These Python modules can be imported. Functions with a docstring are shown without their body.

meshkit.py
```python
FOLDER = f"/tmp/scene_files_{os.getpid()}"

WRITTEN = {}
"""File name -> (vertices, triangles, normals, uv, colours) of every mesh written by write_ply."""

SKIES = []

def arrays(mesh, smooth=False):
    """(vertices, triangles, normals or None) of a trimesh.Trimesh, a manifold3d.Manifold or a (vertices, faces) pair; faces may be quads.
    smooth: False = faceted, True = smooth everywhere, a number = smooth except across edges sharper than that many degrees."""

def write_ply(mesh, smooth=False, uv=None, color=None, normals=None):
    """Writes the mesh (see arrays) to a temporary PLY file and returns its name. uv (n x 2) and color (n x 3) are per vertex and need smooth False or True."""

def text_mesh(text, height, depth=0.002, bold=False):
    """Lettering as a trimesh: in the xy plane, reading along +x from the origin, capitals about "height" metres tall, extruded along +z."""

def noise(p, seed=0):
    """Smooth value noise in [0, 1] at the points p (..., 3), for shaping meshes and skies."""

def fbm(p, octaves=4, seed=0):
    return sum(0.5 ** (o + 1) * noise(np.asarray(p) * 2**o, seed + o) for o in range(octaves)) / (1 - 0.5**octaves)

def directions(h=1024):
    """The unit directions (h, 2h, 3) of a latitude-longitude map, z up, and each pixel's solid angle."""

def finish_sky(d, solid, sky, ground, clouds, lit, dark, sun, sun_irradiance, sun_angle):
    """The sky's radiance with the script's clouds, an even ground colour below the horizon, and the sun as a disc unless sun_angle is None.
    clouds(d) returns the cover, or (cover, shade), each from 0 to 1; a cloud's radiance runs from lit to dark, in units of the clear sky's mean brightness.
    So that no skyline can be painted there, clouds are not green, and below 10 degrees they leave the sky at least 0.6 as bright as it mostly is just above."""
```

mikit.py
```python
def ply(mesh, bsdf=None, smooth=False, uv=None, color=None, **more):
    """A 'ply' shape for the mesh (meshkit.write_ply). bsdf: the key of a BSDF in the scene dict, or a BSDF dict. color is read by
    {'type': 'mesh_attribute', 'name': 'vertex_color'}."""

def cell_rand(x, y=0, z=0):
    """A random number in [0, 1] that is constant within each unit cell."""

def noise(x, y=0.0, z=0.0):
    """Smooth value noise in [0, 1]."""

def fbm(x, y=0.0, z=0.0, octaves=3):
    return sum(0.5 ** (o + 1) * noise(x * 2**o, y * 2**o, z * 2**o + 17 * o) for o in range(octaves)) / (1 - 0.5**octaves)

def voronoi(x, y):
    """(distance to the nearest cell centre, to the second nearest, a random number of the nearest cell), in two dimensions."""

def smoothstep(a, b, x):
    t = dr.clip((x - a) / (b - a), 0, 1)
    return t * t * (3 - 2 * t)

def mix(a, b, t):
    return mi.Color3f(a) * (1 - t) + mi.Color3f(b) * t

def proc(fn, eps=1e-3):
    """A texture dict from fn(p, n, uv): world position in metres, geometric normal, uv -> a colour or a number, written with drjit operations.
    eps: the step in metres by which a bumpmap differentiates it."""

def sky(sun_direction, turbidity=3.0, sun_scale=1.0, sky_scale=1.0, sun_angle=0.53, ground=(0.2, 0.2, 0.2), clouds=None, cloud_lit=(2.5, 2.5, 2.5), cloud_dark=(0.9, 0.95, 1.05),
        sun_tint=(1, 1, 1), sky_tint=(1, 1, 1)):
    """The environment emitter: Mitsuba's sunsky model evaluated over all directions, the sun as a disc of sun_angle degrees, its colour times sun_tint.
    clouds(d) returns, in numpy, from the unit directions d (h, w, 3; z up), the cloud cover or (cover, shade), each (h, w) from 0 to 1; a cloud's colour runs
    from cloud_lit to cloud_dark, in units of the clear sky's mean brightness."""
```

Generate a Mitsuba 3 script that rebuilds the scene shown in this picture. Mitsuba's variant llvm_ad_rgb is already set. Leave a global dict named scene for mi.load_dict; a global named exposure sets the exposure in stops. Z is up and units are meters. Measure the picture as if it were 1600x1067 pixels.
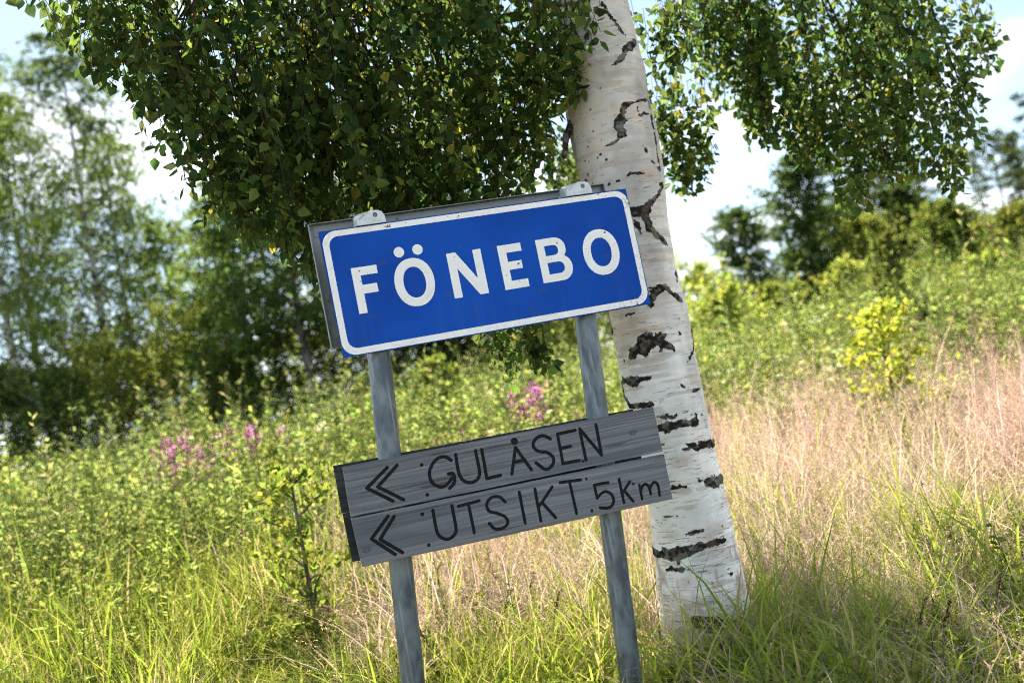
import math, random
import numpy as np, trimesh, manifold3d as m3, shapely
import shapely.geometry as sg
import drjit as dr, mitsuba as mi, mikit, meshkit
from mikit import noise, fbm, smoothstep, mix, proc

# ---------------------------------------------------------------- camera, sky, exposure
T = mi.ScalarTransform4f
FPX, ROLL, PITCH = 1600.0, math.radians(10.5), math.radians(3.0)
EYE = np.array([0, 0, 1.0])
FW = np.array([0, math.cos(PITCH), math.sin(PITCH)])
_up0, _rt0 = np.array([0, -math.sin(PITCH), math.cos(PITCH)]), np.array([1.0, 0, 0])
UP = _up0 * math.cos(ROLL) + _rt0 * math.sin(ROLL)
RT = _rt0 * math.cos(ROLL) - _up0 * math.sin(ROLL)
exposure = 3.7
SUN = np.array([-0.17, 0.63, 0.76])


def sky_clouds(d):
    p = d / np.maximum(d[..., 2:3], 0.06)
    q = np.stack([p[..., 0] * 0.9, p[..., 1] * 0.9, 0 * p[..., 0]], -1)
    n = meshkit.fbm(q + 3.1, 6, 4)
    n2 = meshkit.fbm(q * 0.5 + 9.7, 4, 11)
    c = np.clip((0.65 * n + 0.35 * n2 - 0.455) / 0.2, 0, 1)
    c = c * c * (3 - 2 * c)
    low = np.clip(1 - d[..., 2] / 0.35, 0, 1)
    return np.clip(c * 0.9 + 0.06 * low, 0, 1), np.clip((n - 0.52) * 2.2, 0, 0.6)


scene, labels = {}, {}
scene['camera'] = {'type': 'thinlens', 'fov': 2 * math.degrees(math.atan(800 / FPX)), 'fov_axis': 'x', 'aperture_radius': 0.0066, 'focus_distance': 2.72,
                   'near_clip': 0.05, 'far_clip': 3000.0, 'to_world': T().look_at(origin=EYE.tolist(), target=(EYE + FW).tolist(), up=UP.tolist())}
scene['sky'] = mikit.sky(SUN.tolist(), turbidity=2.5, clouds=sky_clouds, cloud_lit=(4.3, 4.5, 4.8), cloud_dark=(2.2, 2.4, 2.7), sky_tint=(.66, .59, .54), ground=(0.16, 0.15, 0.08))

# ---------------------------------------------------------------- helpers
rng = np.random.default_rng(7)


def at(px, py, Y):
    """The point at depth Y behind a pixel of the 1600-wide photograph (used once, to find where things stand)."""
    d = FW + RT * ((px - 800) / FPX) - UP * ((py - 533.5) / FPX)
    return EYE + d / d[1] * Y


def num(base, i):
    return base if i == 0 else f'{base}_{i:03d}'


def tag(key, label=None, cat=None, group=None, kind=None):
    d = {k: v for k, v in (('label', label), ('category', cat), ('group', group), ('kind', kind)) if v}
    labels[key] = {**labels.get(key, {}), **d}


def put(key, mesh, bsdf, smooth=False, **kw):
    scene[key] = mikit.ply(mesh, bsdf, smooth, **kw)


def mani(m):
    k = m.to_mesh()
    return trimesh.Trimesh(np.array(k.vert_properties[:, :3]), np.array(k.tri_verts), process=False)


def extr(poly, h, z0=0.0):
    polys = getattr(poly, 'geoms', [poly])
    out = [trimesh.creation.extrude_polygon(p, h, engine='earcut') for p in polys if p.area > 1e-9]
    m = trimesh.util.concatenate(out)
    m.apply_translation([0, 0, z0])
    return m


def tube(pts, rad, sides=8):
    """A bent tapered tube along the points, closed at both ends."""
    p = np.asarray(pts, float)
    r = np.broadcast_to(np.asarray(rad, float), (len(p),))
    t = np.gradient(p, axis=0)
    t /= np.linalg.norm(t, axis=1, keepdims=True) + 1e-12
    ref = np.array([0.3, 0.9, 0.1]) if abs(t[0][1]) < 0.8 else np.array([1.0, 0, 0.1])
    a = np.cross(t, ref)
    a /= np.linalg.norm(a, axis=1, keepdims=True) + 1e-12
    b = np.cross(t, a)
    ang = np.arange(sides) * 2 * np.pi / sides
    v = p[:, None] + r[:, None, None] * (np.cos(ang)[None, :, None] * a[:, None] + np.sin(ang)[None, :, None] * b[:, None])
    i, j = np.meshgrid(np.arange(len(p) - 1), np.arange(sides), indexing='ij')
    q = np.stack([i * sides + j, (i + 1) * sides + j, (i + 1) * sides + (j + 1) % sides, i * sides + (j + 1) % sides], -1).reshape(-1, 4)
    f = np.vstack([q[:, [0, 1, 2]], q[:, [0, 2, 3]]])
    n = len(p) * sides
    caps = [[n, (k + 1) % sides, k] for k in range(sides)] + [[n + 1, n - sides + k, n - sides + (k + 1) % sides] for k in range(sides)]
    return np.vstack([v.reshape(-1, 3), p[:1], p[-1:]]), np.vstack([f, caps])[:, ::-1]


class Heap:
    """Collects (vertices, faces, colours) and joins them."""
    def __init__(self):
        self.v, self.f, self.c, self.n = [], [], [], 0

    def add(self, v, f, c=None):
        self.v.append(v); self.f.append(np.asarray(f) + self.n); self.n += len(v)
        if c is not None:
            self.c.append(np.broadcast_to(c, (len(v), 3)))

    def mesh(self):
        return np.vstack(self.v), np.vstack(self.f)

    def col(self):
        return np.vstack(self.c)


def unit(v):
    return v / (np.linalg.norm(v, axis=-1, keepdims=True) + 1e-12)


def stamp(heap, tv, tf, pos, ax, nrm, size, col):
    """Copies of a template (x = width, y = length, z = out of the blade) at pos, length along ax, normal near nrm; col (n, 3)."""
    ax = unit(ax)
    x = unit(np.cross(ax, nrm))
    z = np.cross(x, ax)
    s = np.broadcast_to(np.asarray(size, float), (len(pos),))[:, None, None]
    v = pos[:, None] + s * (tv[None, :, 0:1] * x[:, None] + tv[None, :, 1:2] * ax[:, None] + tv[None, :, 2:3] * z[:, None])
    f = tf[None] + (np.arange(len(pos)) * len(tv))[:, None, None]
    heap.add(v.reshape(-1, 3), f.reshape(-1, 3), np.repeat(col, len(tv), axis=0))


def rdir(r, n):
    return unit(r.normal(size=(n, 3)))


LEAF_V = np.array([[0, 0, 0], [0, .34, -.05], [0, .68, -.05], [0, 1, .03], [-.36, .3, .06], [-.27, .6, .06], [.36, .3, .06], [.27, .6, .06]])
LEAF_F = np.array([[0, 1, 4], [4, 1, 5], [1, 2, 5], [2, 3, 5], [0, 6, 1], [6, 7, 1], [1, 7, 2], [2, 7, 3]])
CARD_V = np.array([[0, 0, 0], [-.36, .45, .08], [0, 1, 0], [.36, .45, .08]])
CARD_F = np.array([[0, 3, 1], [1, 3, 2]])
LANCE_V = np.array([[0, 0, 0], [-.13, .4, .03], [.13, .4, .03], [0, 1, -.12]])
LANCE_F = np.array([[0, 2, 1], [1, 2, 3]])

# ---------------------------------------------------------------- materials
VC = {'type': 'mesh_attribute', 'name': 'vertex_color'}
scene['foliage'] = {'type': 'principledthin', 'base_color': VC, 'roughness': 0.38, 'diff_trans': 1.4, 'eta': 1.45}
scene['grass_blade'] = {'type': 'principledthin', 'base_color': VC, 'roughness': 0.5, 'diff_trans': 1.15, 'eta': 1.33}
scene['painted_plain'] = {'type': 'twosided', 'bsdf': {'type': 'diffuse', 'reflectance': VC}}


def _bark_white(p, n, uv):
    s, z = uv.x, uv.y
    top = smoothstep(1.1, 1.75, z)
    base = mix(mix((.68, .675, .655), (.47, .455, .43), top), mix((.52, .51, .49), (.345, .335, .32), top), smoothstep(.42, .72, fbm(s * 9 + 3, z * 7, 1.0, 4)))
    base = mix(base, mi.Color3f(.52, .40, .33), .5 * smoothstep(.5, .75, fbm(s * 14 + 40, z * 20, 7.0, 3)))
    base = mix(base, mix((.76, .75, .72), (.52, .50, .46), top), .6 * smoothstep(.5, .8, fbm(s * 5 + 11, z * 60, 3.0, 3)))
    fine = noise(s * 26 + 7, z * 330, 5.0) * .6 + noise(s * 60, z * 700, 2.0) * .4
    low = smoothstep(1.3, .35, z)
    lent = smoothstep(.775 - .07 * low, .84 - .07 * low, fine) * smoothstep(.38, .56, fbm(s * 6, z * 9 + 5, 9.0, 3) + .08 * low)
    base = mix(base, mi.Color3f(.10, .09, .08), .85 * lent)
    line = smoothstep(.62, .75, noise(s * 3.0 + 1, z * 95, 8.0)) * smoothstep(.4, .7, noise(s * 20, z * 15, 6.0))
    base = mix(base, mi.Color3f(.30, .285, .265), .5 * line)
    grey = smoothstep(.45, .7, fbm(s * 7 + 21, z * 2.2, 15.0, 4))
    base = mix(base, base * .68, .8 * grey)
    peel = smoothstep(.66, .72, fbm(s * 10 + 3 + .6 * noise(s * 40, z * 90, 3.0), z * 42, 19.0, 4))
    base = mix(base, mi.Color3f(.36, .29, .24), .55 * peel)
    red = smoothstep(.6, .78, fbm(s * 30, z * 11, 13.0, 3)) * smoothstep(.5, .42, z) * smoothstep(.22, .3, z)
    base = mix(base, mi.Color3f(.30, .21, .19), .7 * red)
    green = smoothstep(.30, .18, z) * fbm(s * 12, z * 12, 4.0, 3)
    return mix(base, mi.Color3f(.13, .14, .09), green)


def _bark_bump(p, n, uv):
    return .003 * fbm(uv.x * 10 + 2 * noise(uv.x * 8, uv.y * 12, 1.0), uv.y * 130 + 3 * noise(uv.x * 9, uv.y * 7, 5.0), 2.0, 3) + .003 * fbm(uv.x * 25, uv.y * 25, 5.0, 3)


def _bark_dark(p, n, uv):
    a = fbm(uv.x * 90, uv.y * 110, 3.0, 4)
    c = mix((.022, .02, .018), (.11, .108, .10), smoothstep(.45, .75, a))
    c = mix(c, mi.Color3f(.15, .165, .135), .8 * smoothstep(.55, .72, fbm(uv.x * 35 + 9, uv.y * 40, 8.0, 3)))
    return mix(c, mi.Color3f(.08, .05, .04), smoothstep(.70, .80, fbm(uv.x * 24, uv.y * 30 + 4, 1.0, 3)))


def _bump_dark(p, n, uv):
    return .006 * fbm(uv.x * 120, uv.y * 150, 3.0, 4)


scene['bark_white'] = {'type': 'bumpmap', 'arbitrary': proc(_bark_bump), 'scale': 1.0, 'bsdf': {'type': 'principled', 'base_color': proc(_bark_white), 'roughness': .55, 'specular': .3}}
scene['bark_dark'] = {'type': 'bumpmap', 'arbitrary': proc(_bump_dark), 'scale': 1.0, 'bsdf': {'type': 'diffuse', 'reflectance': proc(_bark_dark)}}


def _tree_bark(p, n, uv):
    a = fbm(p.x * 9, p.y * 9, p.z * 3, 4)
    return mix((.05, .045, .038), (.22, .21, .19), smoothstep(.4, .75, a))


scene['tree_bark'] = {'type': 'diffuse', 'reflectance': proc(_tree_bark)}


def _pale_bark(p, n, uv):
    a = fbm(p.x * 5, p.y * 5, p.z * 7, 4)
    return mix((.07, .065, .06), (.42, .41, .38), smoothstep(.38, .6, a))


scene['pale_bark'] = {'type': 'diffuse', 'reflectance': proc(_pale_bark)}

YAW = 0.2911
_rot = T().rotate([0, 0, 1], math.degrees(YAW))
SR = np.array([[math.cos(YAW), -math.sin(YAW), 0], [math.sin(YAW), math.cos(YAW), 0], [0, 0, 1.0]])


def _local(p):
    return p.x * math.cos(YAW) + p.y * math.sin(YAW), p.z


def _galv(p, n, uv):
    x, z = _local(p)
    a = fbm(p.x * 45, p.y * 45, p.z * 16, 4)
    c = mix((.065, .085, .105), (.15, .178, .205), smoothstep(.3, .7, a))
    streak = noise(p.x * 160, p.y * 160, p.z * 5)
    c = mix(c, mi.Color3f(.32, .345, .37), .4 * smoothstep(.6, .85, streak))
    return mix(c, mi.Color3f(.12, .12, .12), .55 * smoothstep(.66, .78, fbm(p.x * 90 + 3, p.y * 90, p.z * 50, 3)))


scene['galvanised'] = {'type': 'principled', 'base_color': proc(_galv), 'roughness': .42, 'metallic': .55, 'specular': .5}


def _blue(p, n, uv):
    x, z = _local(p)
    c = mix((.001, .048, .31), (.002, .062, .375), smoothstep(.3, .7, fbm(x * 6, z * 6, 2.0, 4)))
    c = mix(c, mi.Color3f(.03, .10, .36), 0.16 * smoothstep(.5, .75, fbm(x * 55, z * 2.5, 7.0, 3)) * smoothstep(1.45, 1.2, z + .1 * noise(x * 9, 2.0, 1.0)))
    return mix(c, mi.Color3f(.03, .06, .16), .5 * smoothstep(.70, .78, fbm(x * 60, z * 60, 5.0, 4)))


def _white_film(p, n, uv):
    x, z = _local(p)
    c = mix((.66, .67, .68), (.73, .74, .745), fbm(x * 20, z * 20, 2.0, 3))
    crack = smoothstep(.012, .004, dr.abs(fbm(x * 18, z * 18, 4.0, 3) - .5)) * smoothstep(.5, .65, noise(x * 9, z * 9, 3.0))
    c = mix(c, mi.Color3f(.35, .36, .37), .6 * crack)
    return mix(c, mi.Color3f(.08, .08, .07), .9 * smoothstep(.82, .85, fbm(x * 75, z * 75, 9.0, 3)))


scene['blue_film'] = {'type': 'principled', 'base_color': proc(_blue), 'roughness': .32, 'specular': .1}
scene['white_film'] = {'type': 'principled', 'base_color': proc(_white_film), 'roughness': .34, 'specular': .2}


def _grey_paint(p, n, uv):
    x, z = _local(p)
    c = mix((.14, .16, .165), (.185, .205, .205), fbm(x * 14, z * 14, p.y * 14, 4))
    return mix(c, mi.Color3f(.05, .05, .045), .8 * smoothstep(.66, .76, fbm(x * 50, z * 50, p.y * 40, 4)))


scene['grey_paint'] = {'type': 'principled', 'base_color': proc(_grey_paint), 'roughness': .45, 'metallic': .2, 'specular': .4}
scene['cast_metal'] = {'type': 'principled', 'base_color': proc(lambda p, n, uv: mix((.38, .41, .43), (.56, .59, .60), fbm(p.x * 70, p.y * 70, p.z * 70, 4))), 'roughness': .42, 'metallic': .4, 'specular': .5}
scene['dark_steel'] = {'type': 'principled', 'base_color': proc(lambda p, n, uv: mix((.07, .075, .08), (.16, .16, .155), fbm(p.x * 200, p.y * 200, p.z * 200, 3))), 'roughness': .45, 'metallic': .6}


def _wood(p, n, uv, dark=1.0):
    x, z = _local(p)
    w = fbm(x * 1.5, z * 6, 3.0, 4)
    g = fbm(x * 3 + 2 * w, z * 330 + 9 * w, 1.0, 4)
    ring = .5 + .5 * dr.sin(z * 260 + 22 * w + 2 * noise(x * 5, z * 60, 2.0))
    c = mix((.078, .085, .096), (.160, .172, .192), smoothstep(.2, .8, .82 * g + .18 * ring))
    c = mix(c, mi.Color3f(.15, .14, .13), .5 * smoothstep(.4, .7, fbm(x * 1.1 + 25, z * 14, 3.0, 3)))
    c = mix(c, mi.Color3f(.065, .075, .09), .65 * smoothstep(.55, .75, fbm(x * 2.2 + 5, z * 24, 6.0, 4)))
    c = mix(c, mi.Color3f(.27, .275, .28), .35 * smoothstep(.6, .8, fbm(x * 1.6 + 15, z * 40, 8.0, 4)))
    crack = smoothstep(.74, .82, noise(x * 6, z * 480, 4.0)) * smoothstep(.5, .68, noise(x * 9 + 3, z * 34, 7.0))
    c = mix(c, mi.Color3f(.03, .03, .032), .7 * crack)
    for kx, kz in ((-.405, -.085), (.353, .068)):
        d = dr.sqrt(dr.square((x - kx - KX) / 1.6) + dr.square(z - kz - KZ))
        c = mix(c, mi.Color3f(.05, .05, .05), .7 * smoothstep(.003, .0012, dr.abs(d - .005)) + .5 * smoothstep(.003, .001, d))
    return c * dark


def _wood_bump(p, n, uv):
    x, z = _local(p)
    w = fbm(x * 1.5, z * 6, 3.0, 4)
    return .0009 * fbm(x * 3 + 2 * w, z * 330 + 9 * w, 1.0, 4)


KX, KZ = -0.0612 * math.cos(YAW) + 2.679 * math.sin(YAW), 0.7757
scene['weathered_wood'] = {'type': 'bumpmap', 'arbitrary': proc(_wood_bump), 'scale': 1.0, 'bsdf': {'type': 'principled', 'base_color': proc(_wood), 'roughness': .7, 'specular': .3}}
scene['dark_wood'] = {'type': 'bumpmap', 'arbitrary': proc(_wood_bump), 'scale': 1.0, 'bsdf': {'type': 'diffuse', 'reflectance': proc(lambda p, n, uv: _wood(p, n, uv, .4))}}
scene['black_paint'] = {'type': 'principled', 'base_color': proc(lambda p, n, uv: mix((.004, .004, .005), (.014, .014, .016), fbm(p.x * 130, p.y * 130, p.z * 130, 3))), 'roughness': .6, 'specular': .12}

scene['twig_bark'] = {'type': 'diffuse', 'reflectance': {'type': 'rgb', 'value': [.035, .026, .02]}}

# ---------------------------------------------------------------- the place-name sign: two posts, front panel, back panel, clamps
def frame(yaw, tilt, spin, x, y, z):
    cy, sy, ct, st, cs, ss = math.cos(yaw), math.sin(yaw), math.cos(tilt), math.sin(tilt), math.cos(spin), math.sin(spin)
    R = np.array([[cy, -sy, 0], [sy, cy, 0], [0, 0, 1]]) @ np.array([[1, 0, 0], [0, ct, -st], [0, st, ct]]) @ np.array([[cs, 0, ss], [0, 1, 0], [-ss, 0, cs]])
    return R, np.array([x, y, z], float)


SIGN = frame(.2915, -.0244, -.0119, -.0184, 2.72, 1.3426)
_k = .985                                                     # the boards sit in front of the posts
BOARD = frame(.2905, -.0131, .0043, -.0621 * _k, 2.72 * _k, 1 + (.7723 - 1) * _k)
SCALE = {id(SIGN): 1.0, id(BOARD): _k}
TOXZ = np.array([[1, 0, 0], [0, 0, -1], [0, 1, 0.0]])        # a drawing in x, y, thickness z -> x, z, thickness towards the viewer (-y)


def placed(mesh, fr):
    """mesh drawn in the sign's plane in millimetres: x right, y up, z towards the viewer."""
    v, f = (mesh.vertices, mesh.faces) if hasattr(mesh, 'vertices') else mesh
    w = np.asarray(v) / 1000.0 * SCALE[id(fr)] @ TOXZ.T
    return trimesh.Trimesh(w @ fr[0].T + fr[1], np.asarray(f), process=False)


def rrect(x0, y0, x1, y1, r):
    return sg.box(x0 + r, y0 + r, x1 - r, y1 - r).buffer(r, quad_segs=12)


def bevel_plate(poly, z0, z1, b=1.0):
    """An extruded plate with bevelled front edges."""
    a = extr(poly, z1 - z0 - b, z0)
    x = np.asarray(poly.exterior.coords)[:-1]
    y = np.asarray(shapely.geometry.Polygon(x).buffer(-b, join_style=2).exterior.coords)[:-1]
    if len(x) != len(y):
        return extr(poly, z1 - z0, z0)
    k = np.argmin(((y - x[0]) ** 2).sum(1)); y = np.roll(y, -k, 0)
    if len(x) > 2 and ((y[1] - x[1]) ** 2).sum() > 9 * b * b:
        y = np.roll(y[::-1], 1, 0)
    n = len(x)
    v = np.vstack([np.c_[x, np.full(n, z1 - b)], np.c_[y, np.full(n, z1)]])
    f = [[i, (i + 1) % n, n + (i + 1) % n] for i in range(n)] + [[i, n + (i + 1) % n, n + i] for i in range(n)]
    cap = extr(shapely.geometry.Polygon(y), .2, z1 - .2)
    return trimesh.util.concatenate([a, trimesh.Trimesh(v, f, process=False), cap])


S = 'place_name_sign'
tag(S, 'blue town sign with white border and raised white word FÖNEBO on two steel posts', 'road sign')
plate = sg.Polygon([(-434, 165), (431, 165), (433, -166), (-431, -165)])
put(f'{S}__front_panel', placed(bevel_plate(plate, -3, 0, .6), SIGN), 'blue_film')
tag(f'{S}__front_panel', 'blue front panel with white lettering')
ring = rrect(-429, -162.5, 430, 162, 36).difference(rrect(-412.5, -146, 414, 147, 25))
put(f'{S}__front_panel__border', placed(extr(ring, .5, .02), SIGN), 'white_film')
put(f'{S}__front_panel__edge_frame', placed(extr(sg.box(-424, -158, 424, 158).difference(sg.box(-404, -138, 404, 138)), 12, -15.2), SIGN), 'grey_paint')


def cross(poly):
    polys = getattr(poly, 'geoms', [poly])
    rings = []
    for g in polys:
        g = sg.polygon.orient(g)
        rings.append(np.array(g.exterior.coords)[:-1]); rings += [np.array(r.coords)[:-1] for r in g.interiors]
    return m3.CrossSection(rings, m3.FillRule.NonZero if len(rings) == 1 else m3.FillRule.EvenOdd)


def ell(cx, cy, rx, ry, n=72):
    a = np.linspace(0, 2 * np.pi, n, endpoint=False)
    c, s = np.cos(a), np.sin(a)
    return sg.Polygon(np.c_[cx + rx * np.sign(c) * np.abs(c) ** .94, cy + ry * np.sign(s) * np.abs(s) ** .94])


def bowl(x0, x1, y0, y1):
    r = (y1 - y0) / 2
    return sg.box(x0, y0, x1 - r, y1).union(ell(x1 - r, (y0 + y1) / 2, r, r))


B_ = sg.box(136, -61, 158, 59).union(bowl(140, 218, -4, 59)).union(bowl(140, 228, -61, 10))
B_ = B_.difference(bowl(158, 196, 11, 39)).difference(bowl(158, 205, -40, -8))
LETTERS = [
    ('F', [(-370, 59), (-303, 59), (-303, 37), (-348, 37), (-348, 12), (-310, 12), (-310, -11), (-348, -11), (-348, -61), (-370, -61)]),
    ('Ö', ell(-212, -2, 53, 64).difference(ell(-212, -2, 29.5, 41)).union(sg.Point(-238, 82).buffer(13.8)).union(sg.Point(-188, 82).buffer(13.8))),
    ('N', [(-115, 59), (-90, 59), (-42.5, -18), (-42.5, 59), (-20, 59), (-20, -62), (-44, -62), (-92.5, 16), (-92.5, -62), (-115, -62)]),
    ('E', [(26.5, 59), (93, 59), (93, 37), (49, 37), (49, 12), (87, 12), (87, -10), (49, -10), (49, -40), (95, -40), (95, -62), (26.5, -62)]),
    ('B', B_),
    ('O', ell(319, -1, 53, 64).difference(ell(319, -1, 30, 40.5)))]
for i, (ch, g) in enumerate(LETTERS):
    g = g if hasattr(g, 'area') else sg.Polygon(g)
    k = num(f'{S}__front_panel__letter', i)
    put(k, placed(extr(g, .5, .02), SIGN), 'white_film')
    tag(k, f'white letter {ch} of the town name')
# small scuffs and chips on the sheeting
chips = [(341, 52, 5), (-76, 71, 3), (-94, 48, 2.5), (-238, 67, 3), (431, 121, 6), (428, 136, 5), (190, -12, 2.2), (-60, 155, 4), (-64, 151, 2.5), (-90, 157, 2), (-330, 40, 1.6), (70, -45, 1.5), (392, -154, 3), (-205, 157, 2.5), (414, -138, 2.2)]
hp = []
for i, (x, y, r) in enumerate(chips):
    a = np.linspace(0, 2 * np.pi, 11)[:-1]
    q = r * .62 * (1 + .45 * np.sin(a * 2 + i) * np.cos(a * 3 + 2 * i))
    hp.append(extr(sg.Polygon(np.c_[x + q * np.cos(a), y + q * np.sin(a)]).buffer(0), .3, .6))
put(f'{S}__front_panel__chip', placed(trimesh.util.concatenate(hp), SIGN), 'dark_steel')
tag(f'{S}__front_panel__chip', 'small dark chips in the sheeting', kind='stuff')

# back panel: the plain grey rear of the sign that faces the other way, with a folded rim
bx0, by0, bx1, by1, bz = -446, -128, 404, 206, -96
put(f'{S}__back_panel', placed(extr(sg.box(bx0, by0, bx1, by1), 2, bz), SIGN), 'grey_paint')
tag(f'{S}__back_panel', 'plain grey back panel seen past the left and top edges')
rim = sg.box(bx0, by0, bx1, by1).difference(sg.box(bx0 + 2, by0 + 2, bx1 - 2, by1 - 2))
put(f'{S}__back_panel__rim', placed(extr(rim, 16, bz + 1.9), SIGN), 'grey_paint')
rail = [extr(sg.box(bx0 + 12, y - 14, bx1 - 12, y + 14), 3, bz + 2.1) for y in (by1 - 20, by0 + 40)]
put(f'{S}__back_panel__rail', placed(trimesh.util.concatenate(rail), SIGN), 'grey_paint')

# posts (they lean a little to the panel)
POSTS = [((-.3255, 2.6890, 1.515), (-.404, 2.634, .333)), ((.2345, 2.8570, 1.515), (.148, 2.796, .186))]
for i, (a, b) in enumerate(POSTS):
    a, b = np.array(a), np.array(b)
    u = (a - b) / np.linalg.norm(a - b)
    g = b + u * ((-.35 - b[2]) / u[2])
    h = np.linspace(0, 1, 40)[:, None]
    v, f = tube(g + (a - g) * h, .0305, 40)
    kp = num(f'{S}__post', i)
    put(kp, (v, f), 'galvanised', 40)
    tag(kp, 'left steel post' if i == 0 else 'right steel post')
    # cast clamp round the post's top: collar, lug towards the viewer, bolt with a washer
    top = (SIGN[0].T @ (a - SIGN[1]))[[0, 2]] * 1000
    cx, cz = top[0] + 6, 167.0
    cyl = lambda r, h0, h1, x, zz, seg=40: m3.Manifold.cylinder(h1 - h0, r, r, seg).translate((x, zz, h0))
    prof = np.array([(-40, 0), (-38, 14), (-30, 22), (-10, 31), (3, 36), (24, 34), (33, 29), (38, 17), (39, 0), (39, -8), (-40, -8)], float) + [cx, 165.5]
    ps = sg.Polygon(prof).buffer(-3).buffer(3, quad_segs=6)
    cl = m3.Manifold.extrude(cross(ps.buffer(-1.6)), 66).translate((0, 0, -60.0)) + m3.Manifold.extrude(cross(ps), 62).translate((0, 0, -58.0))
    cl = cl + m3.Manifold.cylinder(34, 33.5, 33.5, 48).rotate((-90, 0, 0)).translate((cx - 6, 160, -33)) + m3.Manifold.cylinder(6, 33.5, 27, 48).rotate((-90, 0, 0)).translate((cx - 6, 194, -33))
    cl = cl + m3.Manifold.batch_hull([cyl(12.5, 2, 7, cx + 13, 165.5 + 22), cyl(6, 2, 6, cx + 31, 165.5 + 9), cyl(5, 2, 6, cx - 2, 165.5 + 8)])
    groove = m3.Manifold.batch_hull([m3.Manifold.sphere(5, 14).translate((cx - 27, 165.5 + 14, 8)), m3.Manifold.sphere(6, 14).translate((cx - 9, 165.5 + 27, 9)), m3.Manifold.sphere(5, 14).translate((cx - 14, 165.5 + 6, 9))])
    cl = cl - groove - cyl(6.2, -20, 30, cx + 13, 165.5 + 22)
    cl = cl - m3.Manifold.cube((300, 400, 100)).translate((cx - 150, 165.4 - 400, -3.2))     # sits on the panel's top edge
    kc = num(f'{S}__clamp', i)
    put(kc, placed(mani(cl), SIGN), 'cast_metal', 35)
    tag(kc, f'pale cast clamp round the top of the {("left", "right")[i]} post')
    bolt = m3.Manifold.cylinder(8, 5.6, 5.4, 6).translate((cx + 13, 187.5, -2)) + m3.Manifold.cylinder(10, 4, 4, 20).translate((cx + 13, 187.5, -10))
    put(f'{kc}__bolt', placed(mani(bolt), SIGN), 'dark_steel', 30)

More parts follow.
